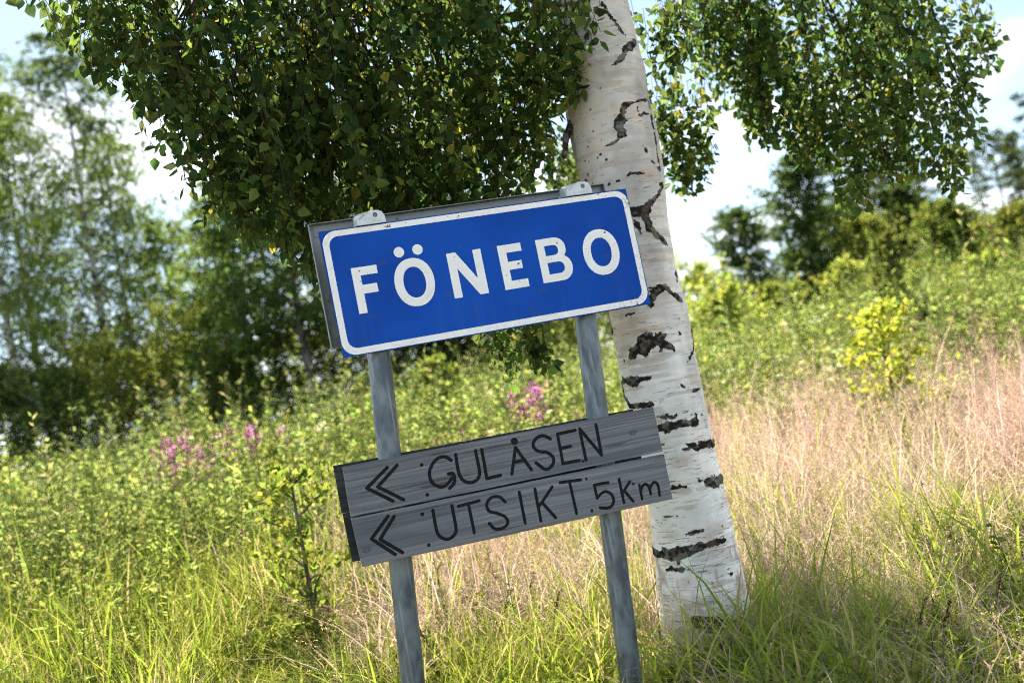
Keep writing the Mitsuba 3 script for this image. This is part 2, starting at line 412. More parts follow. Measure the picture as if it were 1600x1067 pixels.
# ---------------------------------------------------------------- the two wooden boards with carved, blackened letters
def sm(p, n=8, closed=False):
    """A smooth curve through the points."""
    p = np.array(p, float)
    q = np.vstack([2 * p[0] - p[1], p, 2 * p[-1] - p[-2]])
    t = np.linspace(0, 1, n, endpoint=False)[:, None]
    out = [.5 * ((2 * q[i]) + (q[i + 1] - q[i - 1]) * t + (2 * q[i - 1] - 5 * q[i] + 4 * q[i + 1] - q[i + 2]) * t ** 2 + (3 * q[i] - q[i - 1] - 3 * q[i + 1] + q[i + 2]) * t ** 3) for i in range(1, len(q) - 2)]
    return np.vstack(out + [p[-1:]])


def line(*p):
    return np.array(p, float)


RING = lambda x, y, r: np.array([(x + r * math.cos(a), y + r * math.sin(a)) for a in np.linspace(0, 2 * math.pi, 20)])
UPPER = [
    ('arrow', [line((-324, 105), (-384, 64), (-324, 19)), line((-298, 106), (-356, 62), (-297, 17))], 4.0),
    ('G', [sm([(-157, 92), (-168, 103), (-186, 105), (-206, 93), (-219, 69), (-215, 44), (-196, 30), (-177, 34), (-163, 47)]), sm([(-170, 59), (-158, 57), (-156, 46), (-160, 32), (-173, 22)])], 4.0),
    ('U', [sm([(-142, 104), (-142, 54), (-131, 32), (-112, 25), (-94, 33), (-87, 52), (-88, 104)])], 4.0),
    ('L', [line((-71, 104), (-71, 27), (-33, 28))], 4.0),
    ('Å', [line((-2, 26), (21, 92), (53, 27)), line((9, 55), (41, 55)), RING(21, 109, 5.2)], 4.0),
    ('S', [sm([(121, 97), (103, 109), (83, 106), (70, 89), (80, 72), (105, 63), (119, 46), (113, 28), (92, 20), (69, 42)])], 4.0),
    ('E', [line((195, 107), (143, 106), (143, 26), (190, 25)), line((143, 67), (173, 67))], 3.9),
    ('N', [line((209, 23), (208, 108), (256, 28), (256, 111))], 4.1),
    ('dot', [line((-235, 95), (-234.9, 95))], 4.2), ('dot', [line((-234, 17), (-233.9, 17))], 4.2), ('dot', [line((200, 21), (200.1, 21))], 3.2)]
LOWER = [
    ('arrow', [line((-343, -16), (-394, -63), (-342, -114)), line((-328, -20), (-373, -69), (-323, -113))], 4.0),
    ('U', [sm([(-227, -25), (-226, -81), (-215, -99), (-199, -105), (-182, -97), (-175, -80), (-176, -23)])], 3.9),
    ('T', [line((-159, -28), (-102, -25)), line((-132, -26), (-130, -103))], 3.7),
    ('S', [sm([(-34, -42), (-45, -27), (-66, -23), (-83, -36), (-81, -56), (-60, -67), (-41, -80), (-37, -98), (-55, -108), (-75, -104), (-86, -88)])], 3.7),
    ('I', [line((9, -25), (10, -107))], 3.8),
    ('K', [line((53, -25), (53, -110)), line((101, -29), (56, -72)), line((66, -64), (95, -110))], 3.8),
    ('T', [line((125, -22), (184, -26)), line((152, -25), (155, -111))], 3.7),
    ('5', [sm([(221, -83), (235, -73), (249, -71), (263, -82), (265, -102), (249, -115), (224, -110)]), line((260, -48), (219, -47), (221, -83))], 3.7),
    ('k', [line((293, -46), (294, -110)), line((322, -58), (295, -85)), line((302, -80), (321, -112))], 3.7),
    ('m', [line((348, -73), (348, -111)), sm([(349, -88), (357, -77), (366, -74), (374, -82), (376, -103)]), sm([(376, -90), (384, -78), (393, -74), (401, -83), (401, -111)])], 3.6),
    ('dot', [line((-256, -29), (-255.9, -29))], 4.6), ('dot', [line((-253, -109), (-252.9, -109))], 4.0), ('dot', [line((200, -27), (200.1, -27))], 3.2), ('dot', [line((199, -113), (199.1, -113))], 4.0), ('dot', [RING(331, -66, 3.0)], 1.4)]


def rough(poly, amp, step, seed):
    """The outline with slightly wavering sawn edges."""
    ring_ = poly.exterior.segmentize(step)
    p = np.array(ring_.coords)[:-1]
    q = p + amp * 2 * (np.stack([meshkit.noise(np.c_[p / 24, np.full(len(p), s)], seed) for s in (0.3, 7.7)], 1) - .5)
    return sg.Polygon(q)


def board(key, outline, glyphs, label, seed, th=22):
    out = rough(outline, .9, 14, seed)
    body = m3.Manifold.extrude(cross(out), th - 1.2).translate((0, 0, -th)) + m3.Manifold.extrude(cross(out.buffer(-.7, join_style=2)), 1.3).translate((0, 0, -1.3))
    letters = []
    cut = m3.Manifold()
    for ch, strokes, w in glyphs:
        g = shapely.union_all([shapely.LineString(s).buffer(w * 1.16, quad_segs=6) for s in strokes])
        g = rough(g, .5, 4, seed + len(letters)).buffer(0) if g.geom_type == 'Polygon' and not g.interiors else g
        cut = cut + m3.Manifold.extrude(cross(g.simplify(.05)), 8).translate((0, 0, -5))
        letters.append((ch, g.simplify(.05).buffer(-.25)))
    put(key + '__plank', placed(mani(body - cut), BOARD), 'weathered_wood', 20)
    tag(key, label, 'wooden sign', 'carved wooden direction boards')
    n = {}
    for ch, g in letters:
        base = 'carved_arrow' if ch == 'arrow' else 'carved_dot' if ch == 'dot' else 'carved_letter'
        k = num(f'{key}__{base}', n.get(base, 0)); n[base] = n.get(base, 0) + 1
        put(k, placed(extr(g, 2.6, -4.9), BOARD), 'black_paint')
        if base == 'carved_letter':
            tag(k, f'black carved {"figure" if ch.isdigit() else "letter"} {ch}')


board('wooden_direction_board', sg.Polygon([(-434, 128), (432, 128), (435, 4), (-434, .5)]), UPPER, 'upper weathered grey board carved with a double arrow and GULÅSEN', 3)
board('wooden_direction_board_001', sg.Polygon([(-435, -2.5), (437, -4.5), (437, -129), (-427, -127)]), LOWER, 'lower weathered grey board carved with a double arrow and UTSIKT 5 km', 5)
for i, (po, lab) in enumerate(((sg.Polygon([(-446, 133), (412, 131), (414, 8), (-445, 8)]), 'dark rear board behind the upper carved board, its end showing at the left'),
                               (sg.Polygon([(-443, 6), (410, 3), (412, -124), (-439, -121)]), 'dark rear board behind the lower carved board, its end showing at the left'))):
    o = rough(po, .9, 14, 40 + i)
    k = num('rear_board', i)
    put(k, placed(mani(m3.Manifold.extrude(cross(o), 22).translate((0, 0, -121))), BOARD), 'dark_wood', 20)
    tag(k, lab, 'wooden sign')
# coach bolts through boards and posts would be hidden by the boards; a bent wire hook shows at the left ends
hook = sm([(-449, 8, -86), (-455, 10, -84), (-460, 6, -83), (-459, 0, -83), (-455, -1, -84)])
v, f = tube(hook, .9, 7)
put('rear_board__wire_hook', placed((v, f), BOARD), 'dark_steel', 60)

# ---------------------------------------------------------------- the birch: trunk with bark patches
TZ = [0.189, 0.279, 0.439, 0.561, 0.746, 0.9, 1.034, 1.178, 1.325, 1.471, 1.615, 1.733, 1.852, 1.953, 2.005, 2.21, 2.231]
TX = [0.439, 0.441, 0.447, 0.45, 0.443, 0.442, 0.44, 0.443, 0.436, 0.436, 0.443, 0.441, 0.438, 0.446, 0.45, 0.45, 0.456]
TR = [0.152, 0.144, 0.134, 0.128, 0.128, 0.128, 0.127, 0.127, 0.123, 0.128, 0.138, 0.143, 0.14, 0.138, 0.128, 0.121, 0.123]
MARKS = [[(15, 2147, 6.3), (36, 2104, 7.4), (59, 2062, 5.1), (82, 2039, 1.7)],
    [(119, 2027, 11.4), (71, 1997, 12.0), (46, 1967, 8.6), (14, 1944, 2.3)],
    [(177, 1916, 3.4), (146, 1810, 4.0), (140, 1750, 5.1), (134, 1663, 4.6), (127, 1611, 2.3)],
    [(72, 1690, 2.9), (92, 1638, 3.4), (121, 1611, 2.9)],
    [(148, 1838, 2.9), (85, 1828, 4.6), (36, 1816, 9.7), (17, 1787, 13.7), (4, 1754, 14.3), (10, 1730, 10.3), (-16, 1712, 6.3), (-70, 1701, 1.7)],
    [(80, 1810, 2.9), (79, 1781, 2.3), (129, 1788, 2.3)],
    [(55, 1597, 1.4), (14, 1603, 6.3), (-4, 1595, 3.4), (-38, 1594, 1.7)],
    [(139, 1564, 8.9), (106, 1539, 11.0), (66, 1506, 10.3), (32, 1483, 15.4), (-5, 1489, 10.3)],
    [(37, 1469, 13.7), (45, 1434, 13.7), (69, 1398, 11.0), (127, 1364, 2.7)],
    [(6, 1454, 9.6), (13, 1419, 6.9)],
    [(128, 1287, 4.8), (118, 1262, 9.6)],
    [(-8, 1202, 10.3), (21, 1234, 16.5), (52, 1243, 12.3), (79, 1219, 9.6), (116, 1195, 5.5)],
    [(-95, 1180, 2.7), (-60, 1182, 2.7)],
    [(-90, 1059, 17.1), (-50, 1082, 30.8), (-2, 1086, 24.0), (47, 1046, 5.5)],
    [(177, 1113, 4.1), (151, 1044, 6.2), (89, 1008, 4.1)],
    [(-165, 986, 12.3), (-113, 974, 14.4), (-43, 980, 3.4)],
    [(-186, 980, 4.8), (-186, 939, 8.2), (-147, 906, 10.3), (-65, 893, 12.3)],
    [(53, 915, 3.1), (121, 916, 3.4)],
    [(45, 917, 3.0), (118, 914, 3.0)],
    [(-49, 854, 7.7), (1, 851, 9.4)],
    [(52, 842, 3.4), (107, 838, 4.3)],
    [(-47, 820, 11.1), (8, 823, 16.3), (72, 816, 12.0)],
    [(5, 749, 4.3), (44, 746, 17.1), (179, 744, 11.1)],
    [(36, 643, 6.4), (84, 629, 19.7), (179, 630, 8.6)],
    [(-49, 639, 5.1), (-13, 635, 6.0)],
    [(-104, 550, 3.9), (-36, 550, 4.3)],
    [(-37, 495, 3.4), (12, 495, 2.6)],
    [(-225, 438, 11.1), (-101, 443, 17.1), (-64, 441, 21.4), (4, 452, 12.0), (81, 456, 4.3)],
    [(-72, 438, 17.1), (-76, 414, 6.0)],
    [(-127, 392, 5.1), (-46, 395, 5.1)],
    [(-100, 285, 2.6), (-66, 285, 2.6)],
    [(-49, 236, 15.4), (5, 220, 21.4), (95, 199, 15.4)],
    [(-247, 245, 6.9), (-242, 181, 15.4)]]
DOTS = [(-73, 1828, 5.1), (-33, 1880, 4.6), (-82, 1758, 4.0), (-113, 1716, 5.1), (-133, 1679, 4.6), (-179, 1667, 4.6), (-137, 1640, 6.8), (-153, 1625, 8.0), (-162, 1711, 2.9), (-71, 1681, 7.4), (-57, 1661, 4.6), (-82, 1674, 4.6), (-141, 1696, 2.9), (-118, 1672, 3.4), (-127, 1767, 4.6), (-62, 1588, 5.7), (-121, 1605, 3.4), (-59, 1726, 3.4), (-157, 1150, 5.5), (74, 1098, 8.2), (-135, 1042, 8.2), (47, 935, 8.2), (89, 1492, 2.7), (-70, 1170, 4.1), (48, 935, 7.7), (-46, 770, 7.7), (84, 496, 4.3), (91, 354, 10.3), (185, 464, 5.1), (-53, 352, 4.3), (15, 341, 5.1), (-114, 530, 3.4), (200, 288, 5.1)]

CY = 3.25
MARKS += [[(-260, 165, 20), (-120, 150, 14), (0, 150, 22), (120, 158, 16), (260, 175, 24)]]      # the dark cracked foot
B = 'birch_tree'
tag(B, 'large white birch with black bark patches and hanging leaves close behind the signs', 'tree')
TZ, TX, TR = map(np.array, (TZ, TX, TR))
TZ = np.r_[-.25, .02, .1, TZ, 2.6, 3.2, 4.2, 6.0, 8.5]
TX = np.r_[.45, .445, .441, TX, .475, .50, .52, .50, .60]
TR = np.r_[.26, .225, .18, TR * .965, .118, .105, .09, .065, .03]


def trunk_grid(z, th):
    Z, TH = np.meshgrid(z, th, indexing='ij')
    cx, r = np.interp(Z, TZ, TX), np.interp(Z, TZ, TR)
    flare = np.clip((.30 - Z) / .3, 0, 1) ** 2
    r = r * (1 + .10 * flare * np.cos(3 * TH + .6) + .06 * flare * np.cos(5 * TH + 2))
    p = np.stack([3 * np.sin(TH), 3 * np.cos(TH), Z * 5], -1)
    r = r + .006 * (meshkit.fbm(p * .8, 4, 3) - .5) + .0012 * (meshkit.fbm(p * 6, 3, 8) - .5)
    return Z, TH, cx, r


th = np.linspace(-np.pi, np.pi, 301)[:-1]
zs = np.r_[np.arange(-.25, .02, .02), np.arange(.02, 2.5, .0036), np.arange(2.5, 8.5, .08)]
Z, TH, CX, R = trunk_grid(zs, th)
SARC = TH * np.interp(Z, TZ, TR)
q = np.stack([SARC * 42, Z * 60, 0 * Z], -1)
wob = (meshkit.fbm(q, 4, 21) - .5)
wob2 = (meshkit.fbm(q * 2.6 + 5, 3, 22) - .5)
SX, SZ = SARC + .012 * (meshkit.fbm(q * .7, 3, 31) - .5), Z + .012 * (meshkit.fbm(q * .7 + 9, 3, 32) - .5)
field, owner = np.full(Z.shape, -1.0), np.full(Z.shape, -1)
for i, mk in enumerate(MARKS):
    m_ = np.array(mk) / 1000.0
    for (x0, z0, w0), (x1, z1, w1) in zip(m_[:-1], m_[1:]):
        lo, hi = np.searchsorted(zs, [min(z0, z1) - .05, max(z0, z1) + .05])
        sx, sz = SX[lo:hi], SZ[lo:hi]
        L2 = (x1 - x0) ** 2 + (z1 - z0) ** 2 + 1e-9
        t = np.clip(((sx - x0) * (x1 - x0) + (sz - z0) * (z1 - z0)) / L2, 0, 1)
        w = w0 + (w1 - w0) * t
        d = w - np.hypot(sx - x0 - t * (x1 - x0), sz - z0 - t * (z1 - z0)) + (.55 * w + .004) * 2.0 * wob[lo:hi] + .012 * wob2[lo:hi]
        win = d > field[lo:hi]
        field[lo:hi] = np.where(win, d, field[lo:hi]); owner[lo:hi] = np.where(win, i, owner[lo:hi])
NM = len(MARKS)
for x0, z0, w in np.array(DOTS) / 1000.0:
    lo, hi = np.searchsorted(zs, [z0 - .03, z0 + .03])
    d = w * .8 - np.hypot(SX[lo:hi] - x0, SZ[lo:hi] - z0) + .9 * w * wob2[lo:hi]
    win = d > field[lo:hi]
    field[lo:hi] = np.where(win, d, field[lo:hi]); owner[lo:hi] = np.where(win, NM, owner[lo:hi])
# bark on the far sides of the trunk, where the photograph shows nothing: scattered patches of the same kind
r0 = np.random.default_rng(5)
for k in range(46):
    z0, x0 = r0.uniform(.1, 5.5), r0.choice([-1, 1]) * r0.uniform(.27, .44)
    rr = np.interp(z0, TZ, TR)
    x0 = x0 * rr / .13
    L, w = r0.uniform(.02, .09), r0.uniform(.005, .018)
    lo, hi = np.searchsorted(zs, [z0 - .06, z0 + .06])
    dx = np.abs(SX[lo:hi] - x0)
    d = w - np.hypot(np.maximum(dx - L, 0), SZ[lo:hi] - z0) + .02 * wob[lo:hi] + .008 * wob2[lo:hi]
    win = d > field[lo:hi]
    field[lo:hi] = np.where(win, d, field[lo:hi]); owner[lo:hi] = np.where(win, NM + 1, owner[lo:hi])
dark = np.clip(field / .006, 0, 1)
R = R + dark * (.0015 + .007 * np.maximum(meshkit.fbm(q * 3.1 + 2, 3, 50) - .32, 0))
V = np.stack([CX + R * np.sin(TH), CY - R * np.cos(TH), Z], -1).reshape(-1, 3)
UV = np.stack([SARC, Z], -1).reshape(-1, 2)
nz, nt = Z.shape
ii, jj = np.meshgrid(np.arange(nz - 1), np.arange(nt), indexing='ij')
a_, b_ = ii * nt + jj, ii * nt + (jj + 1) % nt
Q = np.stack([a_, b_, b_ + nt, a_ + nt], -1).reshape(-1, 4)
FT = np.vstack([Q[:, [0, 1, 2]], Q[:, [0, 2, 3]]])
fn = np.cross(V[FT[:, 1]] - V[FT[:, 0]], V[FT[:, 2]] - V[FT[:, 0]])
VN = np.zeros_like(V)
for k in range(3):
    np.add.at(VN, FT[:, k], fn)
VN = unit(VN)
of, ff = owner.reshape(-1), field.reshape(-1)
fo = np.where(ff[FT].mean(1) > 0, of[FT[np.arange(len(FT)), ff[FT].argmax(1)]], -1)


def sub(key, sel, bsdf):
    u, inv = np.unique(FT[sel], return_inverse=True)
    path = meshkit.write_ply((V[u], inv.reshape(-1, 3)), False, UV[u], None, VN[u])
    scene[key] = {'type': 'ply', 'filename': path, 'face_normals': False, 'bsdf': {'type': 'ref', 'id': bsdf}}


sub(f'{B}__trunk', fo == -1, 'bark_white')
tag(f'{B}__trunk', 'white birch trunk with fine dark dashes')
n_ = 0
for i in range(NM):
    if (fo == i).sum() > 3:
        sub(num(f'{B}__trunk__bark_patch', n_), fo == i, 'bark_dark'); n_ += 1
sub(f'{B}__trunk__bark_speckle', fo >= NM, 'bark_dark')
tag(f'{B}__trunk__bark_speckle', kind='stuff')

# broken branch stub on the left of the trunk
st = np.array([at(897, 190, 3.22), at(888, 205, 3.2), at(884, 222, 3.19), at(882, 248, 3.185)])
v, f = tube(sm(st, 6), np.interp(np.linspace(0, 1, 19), [0, .3, 1], [.016, .012, .009]), 12)
v = v + .006 * (np.stack([meshkit.noise(v * 90, s) for s in (1, 2, 3)], -1) - .5)
path_uv = np.c_[v[:, 0], v[:, 2]]
put(f'{B}__branch_stub', (v, f), 'bark_dark', True, uv=path_uv)

# limbs
LIMBS = [((.48, 3.27, 2.9), (.32, 4.1, 3.35), (.05, 5.0, 3.5), (-.1, 5.7, 3.35)), ((.44, 3.25, 2.30), (-.25, 3.05, 2.62), (-.6, 3.0, 2.70), (-.9, 3.0, 2.62)), ((.45, 3.25, 2.45), (-.2, 3.6, 2.8), (-.55, 3.85, 2.82), (-.9, 3.95, 2.75)),
         ((.47, 3.25, 2.40), (1.0, 3.6, 2.75), (1.4, 3.9, 2.85), (1.8, 4.1, 2.7)), ((.47, 3.3, 2.6), (.9, 3.9, 3.0), (1.4, 4.6, 3.1), (2.0, 5.0, 2.7)),
         ((.48, 3.25, 2.9), (.3, 2.7, 3.3), (.0, 2.2, 3.4), (-.3, 1.8, 3.1)), ((.48, 3.25, 3.3), (-.3, 3.5, 3.9), (-1.2, 3.6, 4.0), (-2.2, 3.7, 3.6)),
         ((.5, 3.25, 3.6), (1.2, 3.2, 4.1), (2.0, 3.1, 4.1), (2.8, 3.1, 3.6)), ((.5, 3.3, 3.9), (.5, 4.1, 4.5), (.5, 5.0, 4.7), (.5, 5.8, 4.4)),
         ((.5, 3.2, 4.4), (.2, 2.4, 4.9), (.0, 1.6, 4.8), (-.2, 1.1, 4.4)), ((.5, 3.25, 5.0), (-.5, 3.6, 5.7), (-1.4, 4.0, 5.8), (-2.0, 4.3, 5.4)), ((.5, 3.25, 5.3), (1.3, 3.7, 6.0), (2.0, 4.2, 6.1), (2.6, 4.6, 5.7)),
         ((.45, 3.27, 2.2), (.0, 3.7, 2.35), (-.35, 4.1, 2.3), (-.6, 4.3, 2.0))]
for i, L in enumerate(LIMBS):
    c = sm(L, 8)
    v, f = tube(c, np.linspace(.036 if i != 12 else .02, .007, len(c)), 9)
    put(num(f'{B}__limb', i), (v, f), 'tree_bark', 60)

# crown: drooping twigs hang through lobes of foliage; leaves sit along every twig
LOBES = [(at(px, py, Y), r * Y / FPX, dy) for px, py, r, Y, dy in [
    (125, 15, 68, 2.9, .28), (150, -40, 90, 2.9, .3), (195, 65, 70, 2.9, .30), (240, 70, 85, 2.95, .32), (262, 130, 70, 2.95, .32), (318, 150, 80, 3.0, .35), (335, 225, 68, 3.05, .35), (355, 275, 55, 3.05, .3), (410, 295, 72, 3.1, .35), (470, 350, 56, 3.15, .3), (500, 400, 40, 3.2, .22), (512, 445, 22, 3.2, .15),
    (330, 40, 130, 3.2, .5), (450, 100, 160, 3.3, .6), (430, 230, 110, 3.2, .5), (560, 130, 160, 3.4, .6), (550, 270, 130, 3.3, .5), (600, 370, 90, 3.35, .4), (700, 120, 160, 3.5, .6), (690, 265, 115, 3.45, .5), (760, 350, 80, 3.5, .35),
    (800, 70, 110, 3.4, .5), (790, 210, 85, 3.55, .4), (835, 150, 50, 3.3, .35), (880, 50, 62, 3.05, .15), (905, 20, 50, 3.0, .12), (890, 130, 30, 3.1, .1),
    (800, 525, 58, 3.7, .22), (780, 470, 70, 3.65, .25), (850, 560, 18, 3.7, .1), (885, 250, 45, 4.9, .3), (850, 270, 50, 5.0, .3),
    (1030, 40, 48, 3.6, .3), (1050, 80, 30, 3.6, .2), (1055, 160, 55, 4.1, .35), (1080, 225, 52, 4.1, .3), (1075, 265, 35, 4.1, .2), (1030, 180, 40, 4.2, .3),
    (1095, 10, 55, 4.1, .4), (1150, 40, 70, 4.2, .45), (1180, 120, 52, 4.2, .4), (1165, 75, 50, 4.2, .4), (1270, 205, 50, 4.15, .35), (1455, 100, 60, 4.2, .4), (1390, 222, 46, 4.2, .4), (1480, 235, 34, 4.2, .25), (1130, 20, 60, 4.2, .5), (1140, 80, 52, 4.2, .4), (1220, 60, 90, 4.2, .6), (1310, 50, 110, 4.2, .6), (1400, 40, 80, 4.2, .5), (1240, 140, 70, 4.2, .5), (1330, 150, 95, 4.2, .55), (1420, 150, 78, 4.2, .5),
    (1300, 205, 50, 4.15, .4), (1350, 232, 50, 4.2, .4), (1440, 215, 58, 4.2, .4), (1460, 180, 50, 4.2, .35), (1326, 292, 27, 4.1, .2), (1335, 322, 18, 4.1, .15), (1496, 272, 28, 4.2, .2), (1250, 192, 36, 4.15, .3), (1400, 262, 24, 4.2, .2), (1195, 190, 40, 4.1, .2),
    (1250, -70, 90, 4.2, .4), (1400, -70, 85, 4.2, .4), (1120, -70, 75, 4.1, .35), (430, -90, 130, 3.2, .4), (680, -95, 130, 3.4, .45), (1480, 25, 50, 4.4, .3), (1530, 60, 26, 4.4, .15), (1540, 100, 14, 4.4, .1)]]
LC, LR, LD = np.array([l[0] for l in LOBES]), np.array([l[1] for l in LOBES]), np.array([l[2] for l in LOBES])


def inside(p, grow=1.0):
    d = p[:, None] - LC[None]
    e = (d[..., 0] ** 2 + d[..., 2] ** 2) / (LR * grow) ** 2 + (d[..., 1] / LD) ** 2
    return e.min(1)


rc = np.random.default_rng(11)
crown = Heap()
starts = []
vol = LR ** 2 * LD
for c, r_, dy, vv in zip(LC, LR, LD, vol):
    n = int(np.clip(vv * 1900 + 9, 12, 300) * (.60 if c[0] > .9 else .84))
    u = rdir(rc, n) * rc.uniform(0, 1, (n, 1)) ** (1 / 3)
    starts.append(c + u * np.array([r_, dy, r_]) + [0, 0, .10])
starts = np.vstack(starts)
LP, LA, LN, LS_, TW = [], [], [], [], []
for p in starts:
    n = rc.integers(9, 20)
    drift = rc.normal(0, .25, 3) * [1, 1, 0]
    step = rc.uniform(.019, .026)
    s = np.arange(n + 1) * step
    pts = p + np.outer(s, drift * .5 + [0, 0, -.93]) + np.outer(s ** 2, drift * -.4) + .006 * rc.normal(size=(n + 1, 3)).cumsum(0) * [1, 1, 0]
    ok = inside(pts, 1.42 if rc.uniform() < .13 else 1.04) < 1.0
    if ok.sum() < 3:
        continue
    TW.append(pts[:max(3, np.nonzero(ok)[0].max() + 1)])
    k = np.nonzero(ok)[0]
    az = rc.uniform(0, 2 * np.pi) + k * np.pi + rc.normal(0, .6, len(k))
    out = np.stack([np.cos(az), np.sin(az), np.zeros(len(k))], 1)
    ax = unit(out * .6 + rc.normal(0, .4, (len(k), 3)) + [0, 0, -.75])
    LP.append(pts[k] + out * .008); LA.append(ax)
    LN.append(unit(out * .9 + rc.normal(0, .75, (len(k), 3)) + [0, 0, .55]))
    LS_.append(rc.uniform(.022, .054, len(k)))
LP, LA, LN, LS_ = np.vstack(LP), np.vstack(LA), np.vstack(LN), np.concatenate(LS_)


def leaf_colors(r, n, lo=(.034, .070, .026), hi=(.135, .20, .045), yellow=.03):
    t = r.uniform(0, 1, (n, 1)) ** 1.2
    c = np.array(lo) * (1 - t) + np.array(hi) * t
    c = c * r.uniform(.85, 1.15, (n, 3)) * r.uniform(.6, 1.25, (n, 1))
    y = r.uniform(size=n) < yellow
    c[y] = np.array([.24, .24, .045]) * r.uniform(.7, 1.1, (y.sum(), 1))
    return c


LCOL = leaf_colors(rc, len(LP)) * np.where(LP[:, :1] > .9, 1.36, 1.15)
# the 300 leaves that show largest are parts of their own, the others one part
dist = np.linalg.norm(LP - EYE, axis=1)
vis = ((LP - EYE) @ RT / ((LP - EYE) @ FW) > -.5) & ((LP - EYE) @ UP / ((LP - EYE) @ FW) < .33)
score = np.where(vis, LS_ / dist, 0)
big = np.argsort(-score)[:300]
rest = np.setdiff1d(np.arange(len(LP)), big)
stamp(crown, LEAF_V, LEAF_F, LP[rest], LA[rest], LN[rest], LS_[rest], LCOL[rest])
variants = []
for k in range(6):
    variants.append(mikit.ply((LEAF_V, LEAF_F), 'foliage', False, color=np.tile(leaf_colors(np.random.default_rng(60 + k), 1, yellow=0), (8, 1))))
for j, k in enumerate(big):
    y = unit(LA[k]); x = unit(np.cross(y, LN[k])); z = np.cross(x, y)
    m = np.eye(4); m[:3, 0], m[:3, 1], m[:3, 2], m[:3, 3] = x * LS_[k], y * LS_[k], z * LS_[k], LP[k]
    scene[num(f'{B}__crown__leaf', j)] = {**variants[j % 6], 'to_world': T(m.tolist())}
# the rest of the crown above and behind the part in view: looser, larger sprays, keeping clear of the ground the sun reaches
n = 6500
c0 = np.array([[-1.3, 3.4, 3.4], [1.8, 3.6, 3.5], [.4, 3.6, 4.4], [-.6, 3.5, 5.4], [1.4, 3.7, 5.5], [.5, 3.6, 6.8], [-.2, 2.5, 4.2], [.9, 4.5, 4.6], [-.3, 3.5, 2.95], [.8, 3.9, 3.0]])
r0_ = np.array([[1.4, .9, .75], [1.3, 1.0, .8], [1.6, 1.3, .9], [1.4, 1.3, 1.0], [1.4, 1.2, 1.0], [1.2, 1.2, 1.5], [1.2, .8, .8], [1.2, .9, .8], [1.0, .5, .3], [.9, .6, .3]])
w = r0_.prod(1); w = w / w.sum()
o = rc.choice(len(c0), n, p=w)
P = c0[o] + rdir(rc, n) * rc.uniform(0, 1, (n, 1)) ** .4 * r0_[o]
clump = meshkit.fbm(P * 2.2, 3, 5)
ok = (clump > .40) & (P[:, 1] < 2.7 + .83 * (P[:, 2] - .15)) & (P[:, 2] > 2.62)
P = P[ok]; n = len(P)
stamp(crown, LEAF_V, LEAF_F, P, unit(rc.normal(0, .5, (n, 3)) + [0, 0, -.8]), unit(rc.normal(0, .6, (n, 3)) + [0, 0, .5]), rc.uniform(.06, .085, n), leaf_colors(rc, n))
n = 2300
P = np.array([-.05, 5.35, 3.35]) + rdir(rc, n) * rc.uniform(0, 1, (n, 1)) ** .45 * np.array([.40, .55, .42])
stamp(crown, LEAF_V, LEAF_F, P, unit(rc.normal(0, .5, (n, 3)) + [0, 0, -.8]), unit(rc.normal(0, .6, (n, 3)) + [0, 0, .5]), rc.uniform(.05, .07, n), leaf_colors(rc, n))
scene[f'{B}__crown'] = mikit.ply(crown.mesh(), 'foliage', False, color=crown.col())
tag(f'{B}__crown', kind='stuff')
tw = Heap()
for pts in TW:
    v, f = tube(pts[::2] if len(pts) > 5 else pts, .0011, 3)
    tw.add(v, f)
# branchlets that carry the twigs
for k in range(420):
    p = starts[rc.integers(len(starts))] + [0, 0, .05]
    L = LIMBS[1 + rc.integers(4)]
    root = np.array(L[1 + rc.integers(3)])
    if np.linalg.norm(p - root) > 1.3:
        continue
    mid = (p + root) / 2 + [0, 0, .12] + rc.normal(0, .04, 3)
    pp = sm([root, mid, p, p - [0, 0, .2]], 5)
    seen = (pp - EYE) @ UP / ((pp - EYE) @ FW) < .36
    if (inside(pp, 1.15)[seen] > 1).any():
        continue
    v, f = tube(pp, np.linspace(.006, .0014, 16), 4)
    tw.add(v, f)
put(f'{B}__twig', tw.mesh(), 'twig_bark')
tag(f'{B}__twig', kind='stuff')

# ---------------------------------------------------------------- the ground
def gz(x, y):
    x, y = np.asarray(x, float), np.asarray(y, float)
    t = np.clip((y - 5) / 15, 0, 1); t = t * t * (3 - 2 * t)
    side = np.log1p(np.exp(np.clip((x + 3) * .9, -30, 30))) / .9
    yy = np.clip(y, -3, 34)
    n = meshkit.fbm(np.stack([x * .35, y * .35, 0 * x + .5], -1), 3, 77) - .5
    z = .12 + .013 * (yy - 3.2) + .066 * t * 9 * (1 - np.exp(-side / 9)) + .16 * n * np.clip((y - 2) / 5, .3, 1)
    return z - .45 * np.clip((1.2 - y) / 2.5, 0, 1) - .03 * np.clip(np.hypot(x, y) - 60, 0, None) ** .5


g1 = np.sign(np.linspace(-1, 1, 221)) * np.abs(np.linspace(-1, 1, 221)) ** 3.2 * 700
GX, GY = np.meshgrid(g1, g1 + 6, indexing='ij')
gv = np.stack([GX, GY, gz(GX, GY)], -1).reshape(-1, 3)
k = np.arange(220)
i_, j_ = np.meshgrid(k, k, indexing='ij')
gf = np.stack([i_ * 221 + j_, (i_ + 1) * 221 + j_, (i_ + 1) * 221 + j_ + 1, i_ * 221 + j_ + 1], -1).reshape(-1, 4)


def _ground(p, n, uv):
    c = mix((.13, .10, .05), (.24, .19, .11), fbm(p.x * 6, p.y * 6, 1.0, 4))
    g = mix((.045, .075, .018), (.10, .12, .035), fbm(p.x * 9, p.y * 9, 4.0, 4))
    return mix(c, g, smoothstep(.42, .62, fbm(p.x * .5, p.y * .5, 2.0, 3)))


